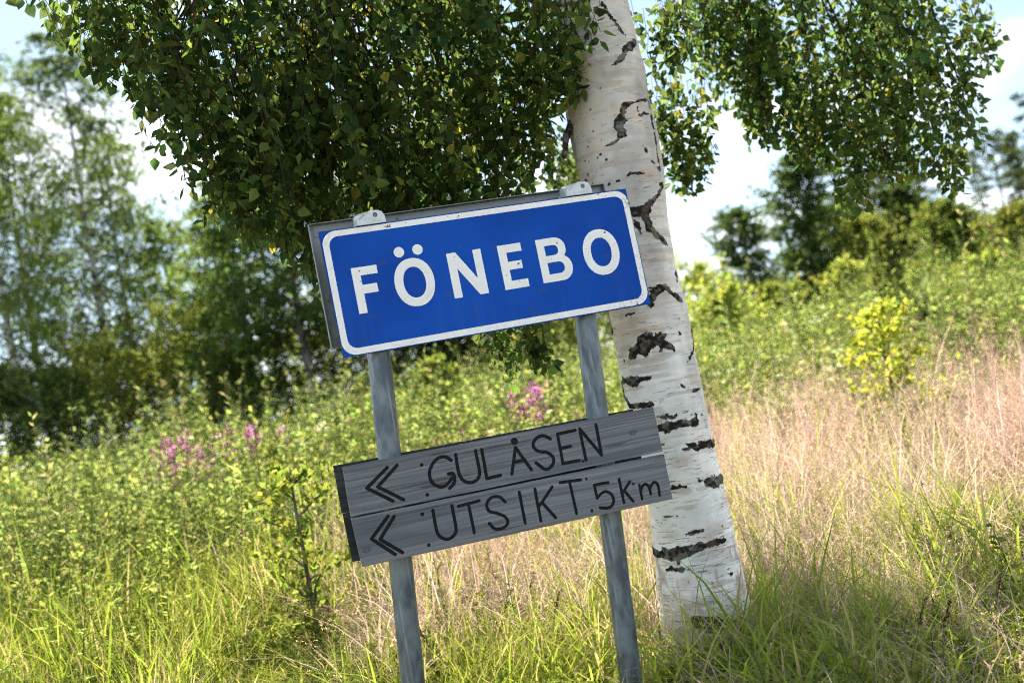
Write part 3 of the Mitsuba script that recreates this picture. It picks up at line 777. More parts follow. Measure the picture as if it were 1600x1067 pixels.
scene['soil'] = {'type': 'diffuse', 'reflectance': proc(_ground)}
put('meadow_ground', (gv, gf), 'soil', True)
tag('meadow_ground', 'gently rising meadow soil with thatch under the grass', kind='structure')

# ---------------------------------------------------------------- trees and shrubs of the background
FG = [(.07, .11, .026), (.16, .215, .045)]


def tree(key, foot, H, style, seed, leaf=.11, n_leaf=6000, width=.28, colors=FG, bark='pale_bark', low=.22, radius=None, lean=(0, 0), limbs=None):
    r = np.random.default_rng(seed)
    if H > 2.5:
        n_leaf, leaf = int(n_leaf * 2.1), leaf * .85
    foot = np.array(foot, float)
    rad = radius or .011 * H + .01
    zt = np.linspace(0, 1, 14)
    bend = r.normal(0, .012 * H, 2)
    cen = np.stack([bend[0] * np.sin(zt * 3) + lean[0] * H * zt ** 1.5, bend[1] * np.sin(zt * 2.5) + lean[1] * H * zt ** 1.5, zt * H - .2 * (1 - zt)], 1) + foot
    tr = Heap()
    v, f = tube(cen, rad * (1 - .93 * zt) + .004, 9); tr.add(v, f)
    cr = Heap()
    P, A, N = [], [], []
    nb = {'birch': 60, 'round': 80, 'pine': 36, 'shrub': 48, 'spruce': 56}[style]
    nb = limbs or nb
    per = max(8, n_leaf // nb)
    for b in range(nb):
        t = low + (1 - low) * ((b + r.uniform(0, 1)) / nb)
        az = b * 2.399 + r.uniform(-.5, .5)
        root = np.array([np.interp(t, zt, cen[:, k]) for k in range(3)])
        u = (t - low) / (1 - low)
        prof = {'birch': .35 + .95 * math.sin(min(1, (1 - u) * 1.25) * math.pi / 2) * (0.55 + .45 * min(1, u * 4)), 'round': 1.25 * math.sqrt(max(.05, 1 - (2 * u - .85) ** 2 / 1.4)),
                'pine': .5 + .8 * (1 - u), 'shrub': .9 * math.sqrt(max(.06, 1 - (2 * u - .7) ** 2 / 1.9)), 'spruce': 1.1 * (1 - u) + .08}[style]
        L = max(.08 * H * width, H * width * .5 * prof * (r.uniform(.65, 1.25) if style in ('pine', 'spruce', 'birch') else r.uniform(.4, 1.2)))
        rise = {'birch': .75, 'round': .45, 'pine': .1, 'shrub': .8, 'spruce': -.15}[style]
        d = unit(np.array([math.cos(az), math.sin(az), rise * r.uniform(.6, 1.3)]))
        s = np.linspace(0, 1, 7)[:, None]
        sag = {'birch': .38, 'round': .1, 'pine': .05, 'shrub': .1, 'spruce': .1}[style]
        limb = root + d * L * s - np.array([0, 0, 1]) * sag * L * s ** 2.2 + np.cumsum(r.normal(0, .03 * L, (7, 3)), 0) * (s > 0)
        v, f = tube(limb, np.linspace(max(.006, rad * .32 * (1 - u * .7)), .003, 7), 4); tr.add(v, f)
        # twigs with leaves in uneven sprays
        m = 9
        k = max(3, per // m)
        q = r.uniform(.12, 1.06, k) ** (.75 if style != 'pine' else .5)
        tips = np.stack([np.interp(q, s[:, 0], limb[:, c]) for c in range(3)], 1)
        tl = r.uniform(.15, {'birch': .8, 'round': 1.0, 'shrub': 1.1}.get(style, .55), k) * (.55 * L + .04 * H)
        td = rdir(r, k) * [1, 1, .5] + {'birch': [0, 0, -.8], 'round': [0, 0, .15], 'pine': [0, 0, .2], 'shrub': [0, 0, .45], 'spruce': [0, 0, -.3]}[style] + d * .35
        w = r.uniform(.1, 1, (k, m, 1))
        p = tips[:, None] + unit(td)[:, None] * tl[:, None, None] * w + r.normal(0, .3, (k, m, 3)) * (.16 * tl[:, None, None] + .03 * min(1, H))
        if style == 'birch':
            p[..., 2] -= .25 * (tl[:, None] * w[..., 0] ** 2)
        P.append(p.reshape(-1, 3))
        A.append((unit(td)[:, None] * .7 + r.normal(0, .55, (k, m, 3)) + ([0, 0, -.35] if style in ('birch', 'round') else [0, 0, .2])).reshape(-1, 3))
    P, A = np.vstack(P), np.vstack(A)
    n = len(P)
    t = r.uniform(0, 1, (n, 1)) * .7 + .3 * meshkit.noise(P * 1.1, seed)[:, None]
    c = np.array(colors[0]) * (1 - t) + np.array(colors[1]) * t
    tmpl = (LANCE_V * [.75, 1.35, 1], LANCE_F) if style in ('pine', 'spruce') else (CARD_V, CARD_F)
    stamp(cr, *tmpl, P, A, unit(r.normal(0, .7, (n, 3)) + [0, 0, .35]), leaf * r.uniform(.65, 1.3, n), c * r.uniform(.85, 1.15, (n, 3)))
    put(f'{key}__trunk', tr.mesh(), bark, 50)
    scene[f'{key}__crown'] = mikit.ply(cr.mesh(), 'foliage', False, color=cr.col())
    tag(f'{key}__crown', kind='stuff')


COUNT = {}


def plant_tree(base, top, Y, style, label, cat='tree', group=None, **kw):
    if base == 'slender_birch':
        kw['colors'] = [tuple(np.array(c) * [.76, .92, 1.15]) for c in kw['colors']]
    """top: the pixel of the tip in the photograph; the foot is on the ground straight below."""
    p = at(*top, Y)
    foot = np.array([p[0], Y, float(gz(p[0], Y)) - .03])
    k = num(base, COUNT.get(base, 0)); COUNT[base] = COUNT.get(base, 0) + 1
    tree(k, foot, p[2] - foot[2], style, 100 + 7 * len(COUNT) + 13 * COUNT[base], **kw)
    tag(k, label, cat, group)
    return k


YG = [(.11, .155, .028), (.24, .285, .055)]
LG = [(.19, .265, .045), (.38, .44, .09)]
DG = [(.028, .05, .014), (.07, .10, .026)]
plant_tree('slender_birch', (88, 52), 27, 'birch', 'tall airy birch with the highest open crown at the far left', n_leaf=9500, width=.36, leaf=.12, colors=[(.08, .11, .03), (.17, .20, .05)], low=.2, radius=.14)
plant_tree('slender_birch', (-48, 60), 25, 'birch', 'leafy birch at the left edge of the picture, its crown cut by the frame', n_leaf=7500, width=.34, colors=YG, low=.2, radius=.13)
plant_tree('slender_birch', (-4, 150), 29, 'birch', 'dark trunked birch just left of the tall airy one', n_leaf=8000, width=.30, colors=DG, low=.25, radius=.14, bark='tree_bark')
plant_tree('slender_birch', (160, 215), 30, 'birch', 'lower dark birch between the tall airy birch and the gap of sky', n_leaf=7500, width=.36, colors=YG, low=.2, radius=.12)
plant_tree('slender_birch', (348, 285), 24, 'birch', 'bushy birch with a white lower trunk left of the blue sign', n_leaf=8000, width=.42, colors=YG, low=.2, radius=.11)
plant_tree('slender_birch', (318, 330), 26, 'birch', 'thin pale birch leaning on the bushy one left of the blue sign', n_leaf=4200, width=.34, colors=YG, low=.25, radius=.08)
plant_tree('slender_birch', (415, 170), 23, 'birch', 'birch with bare dark trunk close to the blue sign, crown behind the big birch', n_leaf=8500, width=.36, colors=FG, low=.36, radius=.13, bark='tree_bark')
plant_tree('slender_birch', (250, 345), 27, 'birch', 'low birch in the gap of sky between the tall one and the bushy one', n_leaf=5000, width=.42, colors=YG, low=.15, radius=.07)
plant_tree('forest_tree', (560, 250), 25, 'round', 'dark tree behind the left post of the blue sign', n_leaf=8500, width=.62, colors=DG, low=.12)
plant_tree('forest_tree', (655, 260), 24, 'round', 'dark tree with a thick trunk showing under the blue sign', n_leaf=8500, width=.55, colors=DG, low=.18, radius=.17, bark='tree_bark')
plant_tree('forest_tree', (745, 330), 26, 'round', 'dark tree behind the hanging birch twigs under the blue sign', n_leaf=7500, width=.60, colors=FG, low=.1)
plant_tree('forest_tree', (840, 330), 27, 'round', 'sunlit tree left of the right post under the blue sign', n_leaf=7000, width=.50, colors=YG, low=.08)
plant_tree('forest_tree', (905, 250), 30, 'round', 'bright green tree left of the birch trunk above the sign', n_leaf=6500, width=.34, colors=YG, low=.2)
plant_tree('young_tree', (1148, 335), 30, 'round', 'round dark young tree right of the birch trunk, beside the dead snag', n_leaf=6500, width=.50, colors=[(.05, .09, .028), (.085, .135, .035)], low=.10, leaf=.12)
plant_tree('young_tree', (1243, 245), 27, 'round', 'dark young tree with an uneven crown left of the hanging birch branch tip', n_leaf=6500, width=.36, colors=[(.05, .09, .026), (.085, .135, .032)], low=.22, leaf=.12)
plant_tree('young_tree', (1475, 325), 25, 'round', 'light green young tree below the right end of the birch branch', n_leaf=9500, width=.62, colors=[(.09, .135, .026), (.20, .25, .05)], low=.03, leaf=.11)
plant_tree('young_tree', (1578, 330), 22, 'round', 'yellowish young tree at the right edge of the picture', n_leaf=7500, width=.75, colors=[(.10, .135, .022), (.20, .23, .045)], low=.05, leaf=.10)
plant_tree('pine_tree', (1320, 240), 31, 'pine', 'pine with a pale slanting trunk right of the two dark young trees', n_leaf=7500, width=.42, colors=DG, low=.30, radius=.16)
plant_tree('pine_tree', (1385, 255), 33, 'pine', 'dark pine behind the hanging tip of the birch branch', n_leaf=9500, width=.48, colors=DG, low=.08, bark='tree_bark')
plant_tree('forest_tree', (1398, 300), 29, 'round', 'dark leafy tree among the pines left of the light green young tree', n_leaf=8000, width=.5, colors=DG, low=.08)
plant_tree('pine_tree', (1425, 270), 36, 'pine', 'thin dark pine between the pine group and the light green young tree', n_leaf=4500, width=.34, colors=DG, low=.3, bark='tree_bark')
plant_tree('pine_tree', (1541, 205), 40, 'pine', 'slim pine with a bare trunk and a small dense top at the right', n_leaf=3800, width=.25, colors=DG, low=.62, bark='tree_bark')
plant_tree('pine_tree', (1574, 208), 38, 'spruce', 'dark conifer beside the slim bare pine at the right', n_leaf=5500, width=.34, colors=DG, low=.25, bark='tree_bark', leaf=.13)
plant_tree('pine_tree', (1515, 235), 44, 'spruce', 'faint thin conifer left of the slim bare pine', n_leaf=2600, width=.22, colors=DG, low=.3, bark='tree_bark', leaf=.13)
plant_tree('pine_tree', (1610, 150), 36, 'pine', 'tall conifer cut by the right edge of the picture', n_leaf=6500, width=.30, colors=DG, low=.3, bark='tree_bark')
plant_tree('pine_tree', (1290, 300), 38, 'pine', 'small far pine between the dark young tree and the slanting pine', n_leaf=3500, width=.36, colors=DG, low=.3, bark='tree_bark')
plant_tree('forest_tree', (1290, 330), 32, 'round', 'mid green tree right of the second dark young tree', n_leaf=6500, width=0.55, colors=FG, low=.05)
plant_tree('forest_tree', (1345, 345), 27, 'round', 'bushy green tree under the hanging tip of the birch branch', n_leaf=6500, width=0.6, colors=YG, low=.05)
plant_tree('forest_tree', (1530, 345), 27, 'round', 'green tree between the two light young trees on the right', n_leaf=6500, width=0.5, colors=FG, low=.05)
# a dead snag
p = at(1107, 312, 31); fz = float(gz(p[0], 31))
hh = np.linspace(0, 1, 10)[:, None]
sn = Heap()
v, f = tube(np.array([p[0], 31, fz - .1]) * (1 - hh) + p * hh + .03 * rng.normal(size=(10, 3)) * [1, 1, 0], np.linspace(.07, .012, 10), 6); sn.add(v, f)
for k in range(9):
    t = .35 + .06 * k
    b = np.array([p[0], 31, fz]) * (1 - t) + p * t
    v, f = tube(sm([b, b + rng.normal(0, .14, 3) * [1, 1, .3] + [0, 0, .05], b + rng.normal(0, .3, 3) * [1, 1, .3] + [0, 0, .1]], 4), np.linspace(.015, .004, 9), 4); sn.add(v, f)
put('dead_snag', sn.mesh(), 'tree_bark', 50)
tag('dead_snag', 'thin bare dead trunk standing beside the round dark young tree', 'dead tree')

SH = [((12, 600), 24, 'dark shrub at the left edge under the birches', DG, .9), ((95, 590), 25, 'dark shrub left of the tall airy birch foot', FG, 1.0), ((160, 560), 23, 'mid green shrub at the foot of the tall airy birch', YG, .9),
      ((235, 555), 25, 'green shrub between the two left birch groups', YG, 1.0), ((300, 500), 24, 'tall lit shrub left of the bushy birch', YG, .8), ((365, 560), 23, 'dark shrub beside the white lower trunk', FG, 1.0), ((60, 625), 21, 'low dark shrub at the meadow edge on the left', DG, 1.3),
      ((455, 530), 24, 'shrub between the bushy birch and the sign', YG, .9), ((530, 520), 25, 'shrub just left of the left sign post', DG, .9), ((610, 520), 22, 'dark shrub right of the left sign post', DG, .9), ((690, 520), 23, 'dark shrub under the middle of the blue sign', DG, 1.0),
      ((775, 560), 20, 'green shrub below the hanging birch twigs', FG, 1.1), ((870, 500), 21, 'sunlit shrub left of the right sign post', YG, .9), ((1085, 432), 24, 'yellow green shrub right of the birch trunk', LG, 1.1), ((1120, 470), 19, 'low bright shrub in front of the round dark young tree', LG, 1.2),
      ((1205, 455), 22, 'low green shrub between the two dark young trees', YG, 1.1), ((1320, 420), 23, 'lit shrub under the pine group', LG, .9), ((1425, 425), 22, 'shrub left of the light green young tree', YG, .9), ((1530, 415), 20, 'bright shrub between the two young trees on the right', LG, 1.0)]
for (tp, Y, lab, col, wd) in SH:
    plant_tree('leafy_shrub', tp, Y, 'shrub', lab, cat='shrub', n_leaf=4600, width=wd * 1.2, colors=col, low=.04, leaf=.095, radius=.03)

# young plants standing in the meadow
plant_tree('young_sapling', (452, 735), 4.0, 'shrub', 'young sapling with a thin dark stem left of the carved boards', cat='sapling', n_leaf=900, limbs=18, width=.60, colors=[(.11, .16, .028), (.26, .31, .055)], low=.16, leaf=.034, radius=.009, bark='tree_bark')
plant_tree('young_sapling', (1372, 490), 6.9, 'shrub', 'bright yellow green bush alone in the dry grass on the right', cat='bush', n_leaf=2300, limbs=30, width=.78, colors=[(.27, .33, .035), (.46, .50, .075)], low=.06, leaf=.040, radius=.010, bark='tree_bark')
plant_tree('young_sapling', (676, 570), 11, 'shrub', 'light green sapling seen between the posts above the boards', cat='sapling', n_leaf=2200, width=.55, colors=YG, low=.04, leaf=.06, radius=.010)
plant_tree('young_sapling', (1385, 375), 14, 'shrub', 'upright light green sapling with pale top shoots at the crest on the right', cat='sapling', n_leaf=2600, width=.45, colors=[(.07, .10, .022), (.15, .18, .04)], low=.03, leaf=.075, radius=.012)
plant_tree('young_sapling', (1530, 505), 10, 'shrub', 'low bush with some orange leaves right of the bright yellow green bush', cat='bush', n_leaf=2600, width=1.3, colors=[(.08, .13, .03), (.26, .20, .05)], low=.05, leaf=.05, radius=.010)
plant_tree('young_sapling', (420, 708), 8.5, 'shrub', 'dark green bush left of the upper carved board', cat='bush', n_leaf=1700, width=1.1, colors=YG, low=.05, leaf=.05, radius=.010)
plant_tree('young_sapling', (865, 590), 12, 'shrub', 'green bush left of the right post above the boards', cat='bush', n_leaf=1900, width=1.1, colors=FG, low=.03, leaf=.06, radius=.010)
plant_tree('young_sapling', (1450, 480), 12, 'shrub', 'grey green bush behind the bright yellow green bush', cat='bush', n_leaf=2400, width=1.3, colors=[(.05, .075, .02), (.11, .13, .045)], low=.03, leaf=.06, radius=.010)

# ---------------------------------------------------------------- flowers, each plant a thing
def herb(r, H, n_leaf, leaf, col, up=.4, bend=.1, stem_r=.0022, lance=True, lo=.05, spread=1.0):
    h = Heap()
    d = r.normal(0, bend, 2)
    s = np.linspace(0, 1, 6)[:, None]
    c = np.hstack([d[0] * s ** 2 * H, d[1] * s ** 2 * H, s * H])
    v, f = tube(c, np.linspace(stem_r, stem_r * .4, 6), 3)
    h.add(v, f, np.array(col[0]) * .9)
    t = r.uniform(lo, 1, n_leaf)
    p = np.stack([np.interp(t, s[:, 0], c[:, k]) for k in range(3)], 1)
    az = np.arange(n_leaf) * 2.4 + r.normal(0, .4, n_leaf)
    ax = np.stack([np.cos(az) * spread, np.sin(az) * spread, np.full(n_leaf, up) + r.normal(0, .3, n_leaf)], 1)
    w = r.uniform(0, 1, (n_leaf, 1))
    cc = (np.array(col[0]) * (1 - w) + np.array(col[1]) * w) * r.uniform(.85, 1.15, (n_leaf, 3))
    stamp(h, *((LANCE_V, LANCE_F) if lance else (CARD_V, CARD_F)), p, ax, unit(r.normal(0, .35, (n_leaf, 3)) + [0, 0, 1]), leaf * r.uniform(.6, 1.25, n_leaf) * (1.15 - .6 * t), cc)
    return h, c


fw = []
for k in range(4):
    r = np.random.default_rng(300 + k)
    H = .85 + .1 * k
    a, c = herb(r, H, 34, .11, [(.06, .09, .025), (.11, .14, .035)], up=.55)
    s = Heap()
    v, f = tube(np.c_[c[3:, :2], c[3:, 2] * np.array([1, 1, 1.02])], .004, 4); s.add(v, f, (.22, .10, .17))
    n = 44
    t = r.uniform(.66, 1.04, n)
    p = np.stack([np.interp(t, np.linspace(0, 1, 6), c[:, q]) for q in range(3)], 1)
    p[:, 2] = t * H
    az = r.uniform(0, 6.28, n)
    ax = np.stack([np.cos(az), np.sin(az), r.normal(.1, .3, n)], 1)
    w = r.uniform(0, 1, (n, 1))
    stamp(s, CARD_V * [1.3, 1, 1], CARD_F, p, ax, unit(r.normal(0, .5, (n, 3)) + [0, 0, .7]), .042 * (1.25 - .5 * (t - .66) / .36), np.array([.46, .12, .38]) * (1 - w) + np.array([.68, .34, .60]) * w)
    fw.append((mikit.ply(a.mesh(), 'foliage', False, color=a.col()), mikit.ply(s.mesh(), 'foliage', False, color=s.col())))
FWS = []
r = np.random.default_rng(41)
for (x0, x1, y0, y1, Y0, Y1, n, g, lab) in [(790, 864, 596, 618, 8.8, 10.2, 28, 'fireweed between the posts', 'magenta fireweed in the dense clump between the two sign posts'),
                                       (240, 345, 674, 712, 8.5, 11, 22, 'fireweed on the left', 'pink fireweed in the left half of the long patch before the birches'), (340, 440, 660, 690, 9, 12, 20, 'fireweed near the sign', 'pink fireweed in the right half of the long patch before the birches'),
                                       (690, 735, 632, 648, 9.5, 10.5, 4, 'pale fireweed', 'pale fireweed right of the light green sapling between the posts'), (945, 972, 598, 606, 14, 15, 2, 'fireweed by the right post', 'fireweed between the right post and the birch trunk'),
                                       (1582, 1598, 408, 416, 15, 16, 2, 'fireweed at the right edge', 'fireweed at the crest on the right edge of the picture'), (195, 225, 765, 780, 8.5, 9.5, 2, 'fireweed in the herbs', 'single fireweed among the herbs at the left, before the long patch')]:
    for k in range(n):
        Y = r.uniform(Y0, Y1)
        p = at(r.uniform(x0, x1), r.uniform(y0, y1), Y)
        z = float(gz(p[0], Y))
        v = len(FWS) % 4
        sc = np.clip((p[2] - z) / (.85 + .1 * v), .55, 1.9)
        key = num('fireweed', len(FWS)); FWS.append(key)
        m = T().translate([p[0], Y, z - .02]).rotate([0, 0, 1], float(r.uniform(0, 360))).scale([min(sc, 1.25) * 1.15] * 2 + [float(sc)])
        scene[f'{key}__stem'] = {**fw[v][0], 'to_world': m}
        scene[f'{key}__flower_spike'] = {**fw[v][1], 'to_world': m}
        tag(key, lab, 'wildflower', g)
yf = []
for k in range(3):
    r = np.random.default_rng(330 + k)
    a, c = herb(r, .62, 30, .075, [(.06, .09, .02), (.10, .13, .03)], up=.3)
    s = Heap()
    n = 46
    u = r.normal(0, .028, (n, 2))
    p = np.c_[c[-1, 0] + u[:, 0], c[-1, 1] + u[:, 1], .62 + r.normal(0, .006, n) + .02]
    stamp(s, CARD_V * [1.3, 1, 1], CARD_F, p, rdir(r, n) * [1, 1, .25], unit(r.normal(0, .3, (n, 3)) + [0, 0, 1]), r.uniform(.012, .019, n), np.array([.62, .40, .02]) * r.uniform(.8, 1.1, (n, 1)))
    for q in range(10):
        v, f = tube([c[-2], p[q]], .0012, 3); s.add(v, f, (.10, .12, .03))
    yf.append((mikit.ply(a.mesh(), 'foliage', False, color=a.col()), mikit.ply(s.mesh(), 'foliage', False, color=s.col())))
YS = [(248, 832, 6.2), (290, 843, 6.0), (240, 838, 6.4), (208, 852, 6.0), (226, 857, 5.8), (345, 828, 6.6), (338, 833, 6.8), (172, 872, 5.8), (64, 873, 6.2), (30, 882, 6.3), (136, 876, 5.9), (112, 930, 5.0), (103, 921, 5.2), (190, 896, 5.5), (262, 800, 7.2)]
for i, (px, py, Y) in enumerate(YS):
    p = at(px, py, Y); z = float(gz(p[0], Y)); sc = float(np.clip((p[2] - z) / .64, .5, 1.6))
    key = num('yellow_tansy', i)
    m = T().translate([p[0], Y, z - .02]).rotate([0, 0, 1], 47.0 * i).scale(sc)
    scene[f'{key}__stem'] = {**yf[i % 3][0], 'to_world': m}
    scene[f'{key}__flower_head'] = {**yf[i % 3][1], 'to_world': m}
    tag(key, 'yellow flat topped wildflower among the green herbs in the left foreground', 'wildflower', 'yellow wildflowers on the left')

# dark seed stalks of last year
sd = []
for k in range(3):
    r = np.random.default_rng(360 + k)
    s = Heap()
    c = sm([(0, 0, 0), (.02, 0, .25), (.05 + .03 * k, .01, .48), (.12 + .04 * k, .02, .66)], 6)
    v, f = tube(c, np.linspace(.0022, .001, len(c)), 4); s.add(v, f, (.07, .045, .03))
    h2 = Heap()
    n = 70
    t = r.uniform(.72, 1.0, n)
    p = np.stack([np.interp(t, np.linspace(0, 1, len(c)), c[:, q]) for q in range(3)], 1) + r.normal(0, .006, (n, 3))
    stamp(h2, CARD_V, CARD_F, p, unit(c[-1] - c[-6]) + r.normal(0, .5, (n, 3)), rdir(r, n), r.uniform(.010, .018, n), np.array([.045, .03, .028]) * r.uniform(.6, 1.3, (n, 1)))
    sd.append((mikit.ply(s.mesh(), 'grass_blade', False, color=s.col()), mikit.ply(h2.mesh(), 'grass_blade', False, color=h2.col())))
for i, (px, py, Y, rz, lab) in enumerate([(1500, 1030, 2.35, -20, 'dark drooping seed stalk in the bottom right corner'), (1590, 1028, 2.5, 10, 'dark seed stalk at the bottom right edge'), (1450, 1050, 2.4, 0, 'dark seed stalk at the bottom, left of the corner pair'), (1478, 890, 3.9, 30, 'dark seed stalk standing in the dry grass right of the birch foot'),
                                         (875, 965, 3.2, 10, 'dark seed stalk between the posts, nearest the right post'), (830, 945, 3.6, -10, 'dark seed stalk midway between the two posts'), (700, 975, 3.1, 150, 'dark seed stalk right of the left post foot'), (1206, 884, 4.3, 0, 'dark seed stalk just right of the birch foot')]):
    p = at(px, py, Y); z = float(gz(p[0], Y)); sc = float(np.clip((p[2] - z) / .66, .4, 1.5))
    key = num('seed_stalk', i)
    m = T().translate([p[0] - .12 * sc, Y, z - .01]).rotate([0, 0, 1], float(rz)).scale(sc)
    scene[f'{key}__stem'] = {**sd[i % 3][0], 'to_world': m}
    scene[f'{key}__seed_head'] = {**sd[i % 3][1], 'to_world': m}
    tag(key, lab, 'grass stalk')

# ---------------------------------------------------------------- grass and herbs nobody could count
def blades(r, n, rad, H, wid, cols, bend=.35, seg=3, heads=0, headcol=None, upright=1.0):
    h = Heap()
    a = r.uniform(0, 2 * np.pi, n)
    q = rad * np.sqrt(r.uniform(0, 1, n))
    base = np.stack([q * np.cos(a), q * np.sin(a), np.full(n, -.03)], 1)
    L = H * r.uniform(.45, 1.15, n)
    az = r.uniform(0, 2 * np.pi, n)
    tilt = np.abs(r.normal(0, .22, n)) / upright
    d = np.stack([np.cos(az), np.sin(az)], 1)
    side = np.stack([-np.sin(az + r.normal(0, .8, n)), np.cos(az + r.normal(0, .8, n)), np.zeros(n)], 1)
    cur = np.abs(r.normal(0, bend, n))
    w = wid * r.uniform(.6, 1.3, n)
    t = np.linspace(0, 1, seg + 1)
    out = L[:, None] * (tilt[:, None] * t + cur[:, None] * t ** 2.4)
    z = L[:, None] * (t - .28 * np.minimum(cur, 1.4)[:, None] * t ** 2.6)
    cen = base[:, None] + np.concatenate([d[:, None] * out[..., None], z[..., None]], 2)
    ww = w[:, None] * np.array([1.0, .95, .7, .45, .3])[:seg + 1] * (1 - .0 * t)
    lft = cen[:, :-1] - side[:, None] * ww[:, :-1, None] * .5
    rgt = cen[:, :-1] + side[:, None] * ww[:, :-1, None] * .5
    v = np.concatenate([lft, rgt, cen[:, -1:]], 1)
    f = []
    for k in range(seg - 1):
        f += [[k, seg + k, seg + k + 1], [k, seg + k + 1, k + 1]]
    f += [[seg - 1, 2 * seg - 1, 2 * seg]]
    f = np.array(f)
    m = v.shape[1]
    cw = r.uniform(0, 1, (n, 1))
    c = (np.array(cols[0]) * (1 - cw) + np.array(cols[1]) * cw) * r.uniform(.82, 1.18, (n, 1)) * r.uniform(.94, 1.06, (n, 3))
    if len(cols) > 2:
        k = r.uniform(size=n) < .22
        c[k] = np.array(cols[2]) * r.uniform(.8, 1.2, (k.sum(), 1))
    h.add(v.reshape(-1, 3), (f[None] + (np.arange(n) * m)[:, None, None]).reshape(-1, 3), np.repeat(c, m, axis=0))
    if heads:
        k = r.choice(n, heads, replace=False)
        e = unit(cen[k, -1] - cen[k, -2])
        u = r.uniform(-.22, .02, (heads, 7))
        p = cen[k, -1][:, None] + e[:, None] * (u * L[k][:, None])[..., None] + r.normal(0, .004, (heads, 7, 3)) * (H / .5)
        hc = np.array(headcol) * r.uniform(.75, 1.25, (heads * 7, 1))
        stamp(h, LANCE_V * [1.1, 1, 1], LANCE_F, p.reshape(-1, 3), np.repeat(e, 7, 0) + r.normal(0, .3, (heads * 7, 3)), rdir(r, heads * 7), .015 * (H / .5) * r.uniform(.7, 1.2, heads * 7), hc)
    return h


def herb_clump(r, n, rad, H, nl, leaf, cols, lance, up=.4, white=0, wcol=(.7, .7, .66)):
    h = Heap()
    for k in range(n):
        a, c = herb(r, H * r.uniform(.6, 1.1), nl, leaf, cols[k % len(cols)], up=up, lance=lance, stem_r=.0026)
        o = np.array([*(r.normal(0, rad * .5, 2)), -.03])
        h.add(np.vstack(a.v) + o, np.vstack(a.f), a.col())
        if white and k < white:
            m = 14
            p = c[-1] + o + r.normal(0, .018, (m, 3)) * [1, 1, .4]
            stamp(h, CARD_V * [1.4, 1, 1], CARD_F, p, rdir(r, m) * [1, 1, .3], unit(r.normal(0, .3, (m, 3)) + [0, 0, 1]), r.uniform(.012, .022, m), np.tile(wcol, (m, 1)) * r.uniform(.85, 1.05, (m, 1)))
    return h


G1, G2, G3 = (.16, .24, .032), (.30, .37, .055), (.40, .36, .16)
D1, D2, D3 = (.385, .30, .265), (.53, .45, .425), (.45, .28, .2)
K1, K2 = (.36, .235, .20), (.50, .375, .34)
HG, HY, HW = [(.13, .185, .05), (.25, .31, .09)], [(.18, .255, .058), (.34, .405, .11)], [(.22, .27, .13), (.38, .41, .25)]
KINDS = {}


def kind(name, n, make, bsdf):
    for k in range(n):
        h = make(np.random.default_rng(500 + 17 * len(KINDS) + k))
        scene[f'{name}_tuft_{k}'] = {'type': 'shapegroup', 'tuft': mikit.ply(h.mesh(), bsdf, False, color=h.col())}
    KINDS[name] = n


kind('green_grass', 4, lambda r: blades(r, 70, .14, .44, .0058, (G1, G2, G3), seg=3, heads=1, headcol=(.32, .27, .12)), 'grass_blade')
kind('dry_grass', 4, lambda r: blades(r, 85, .16, .46, .0030, (D1, D2, G2), bend=.5, seg=3, heads=26, headcol=(.55, .42, .28)), 'grass_blade')
kind('reddish_grass', 3, lambda r: blades(r, 75, .16, .52, .0026, (K1, K2, D2), bend=.3, seg=3, heads=34, headcol=(.42, .27, .22)), 'grass_blade')
kind('fallen_straw', 2, lambda r: blades(r, 70, .2, .36, .0034, (D1, (.66, .56, .42)), bend=1.3, seg=3, upright=.45), 'grass_blade')
kind('meadow_herb', 4, lambda r: herb_clump(r, 7, .22, .52, 26, .075, (HG, HY), True), 'foliage')
kind('bright_herb', 4, lambda r: herb_clump(r, 8, .22, .60, 36, .046, (HG, HY, HG), False, up=.5), 'foliage')
kind('pale_herb', 3, lambda r: herb_clump(r, 7, .24, .50, 22, .060, (HW, HY), False, up=.2, white=1, wcol=(.55, .56, .5)), 'foliage')
kind('tall_weed', 4, lambda r: herb_clump(r, 4, .16, .95, 64, .070, ([(.08, .135, .035), (.17, .235, .06)], [(.13, .17, .06), (.27, .29, .12)]), True, up=.75), 'foliage')
kind('feathery_herb', 2, lambda r: herb_clump(r, 12, .22, .36, 54, .045, ([(.10, .15, .02), (.19, .23, .035)],), True, up=.8), 'foliage')
KN = list(KINDS)


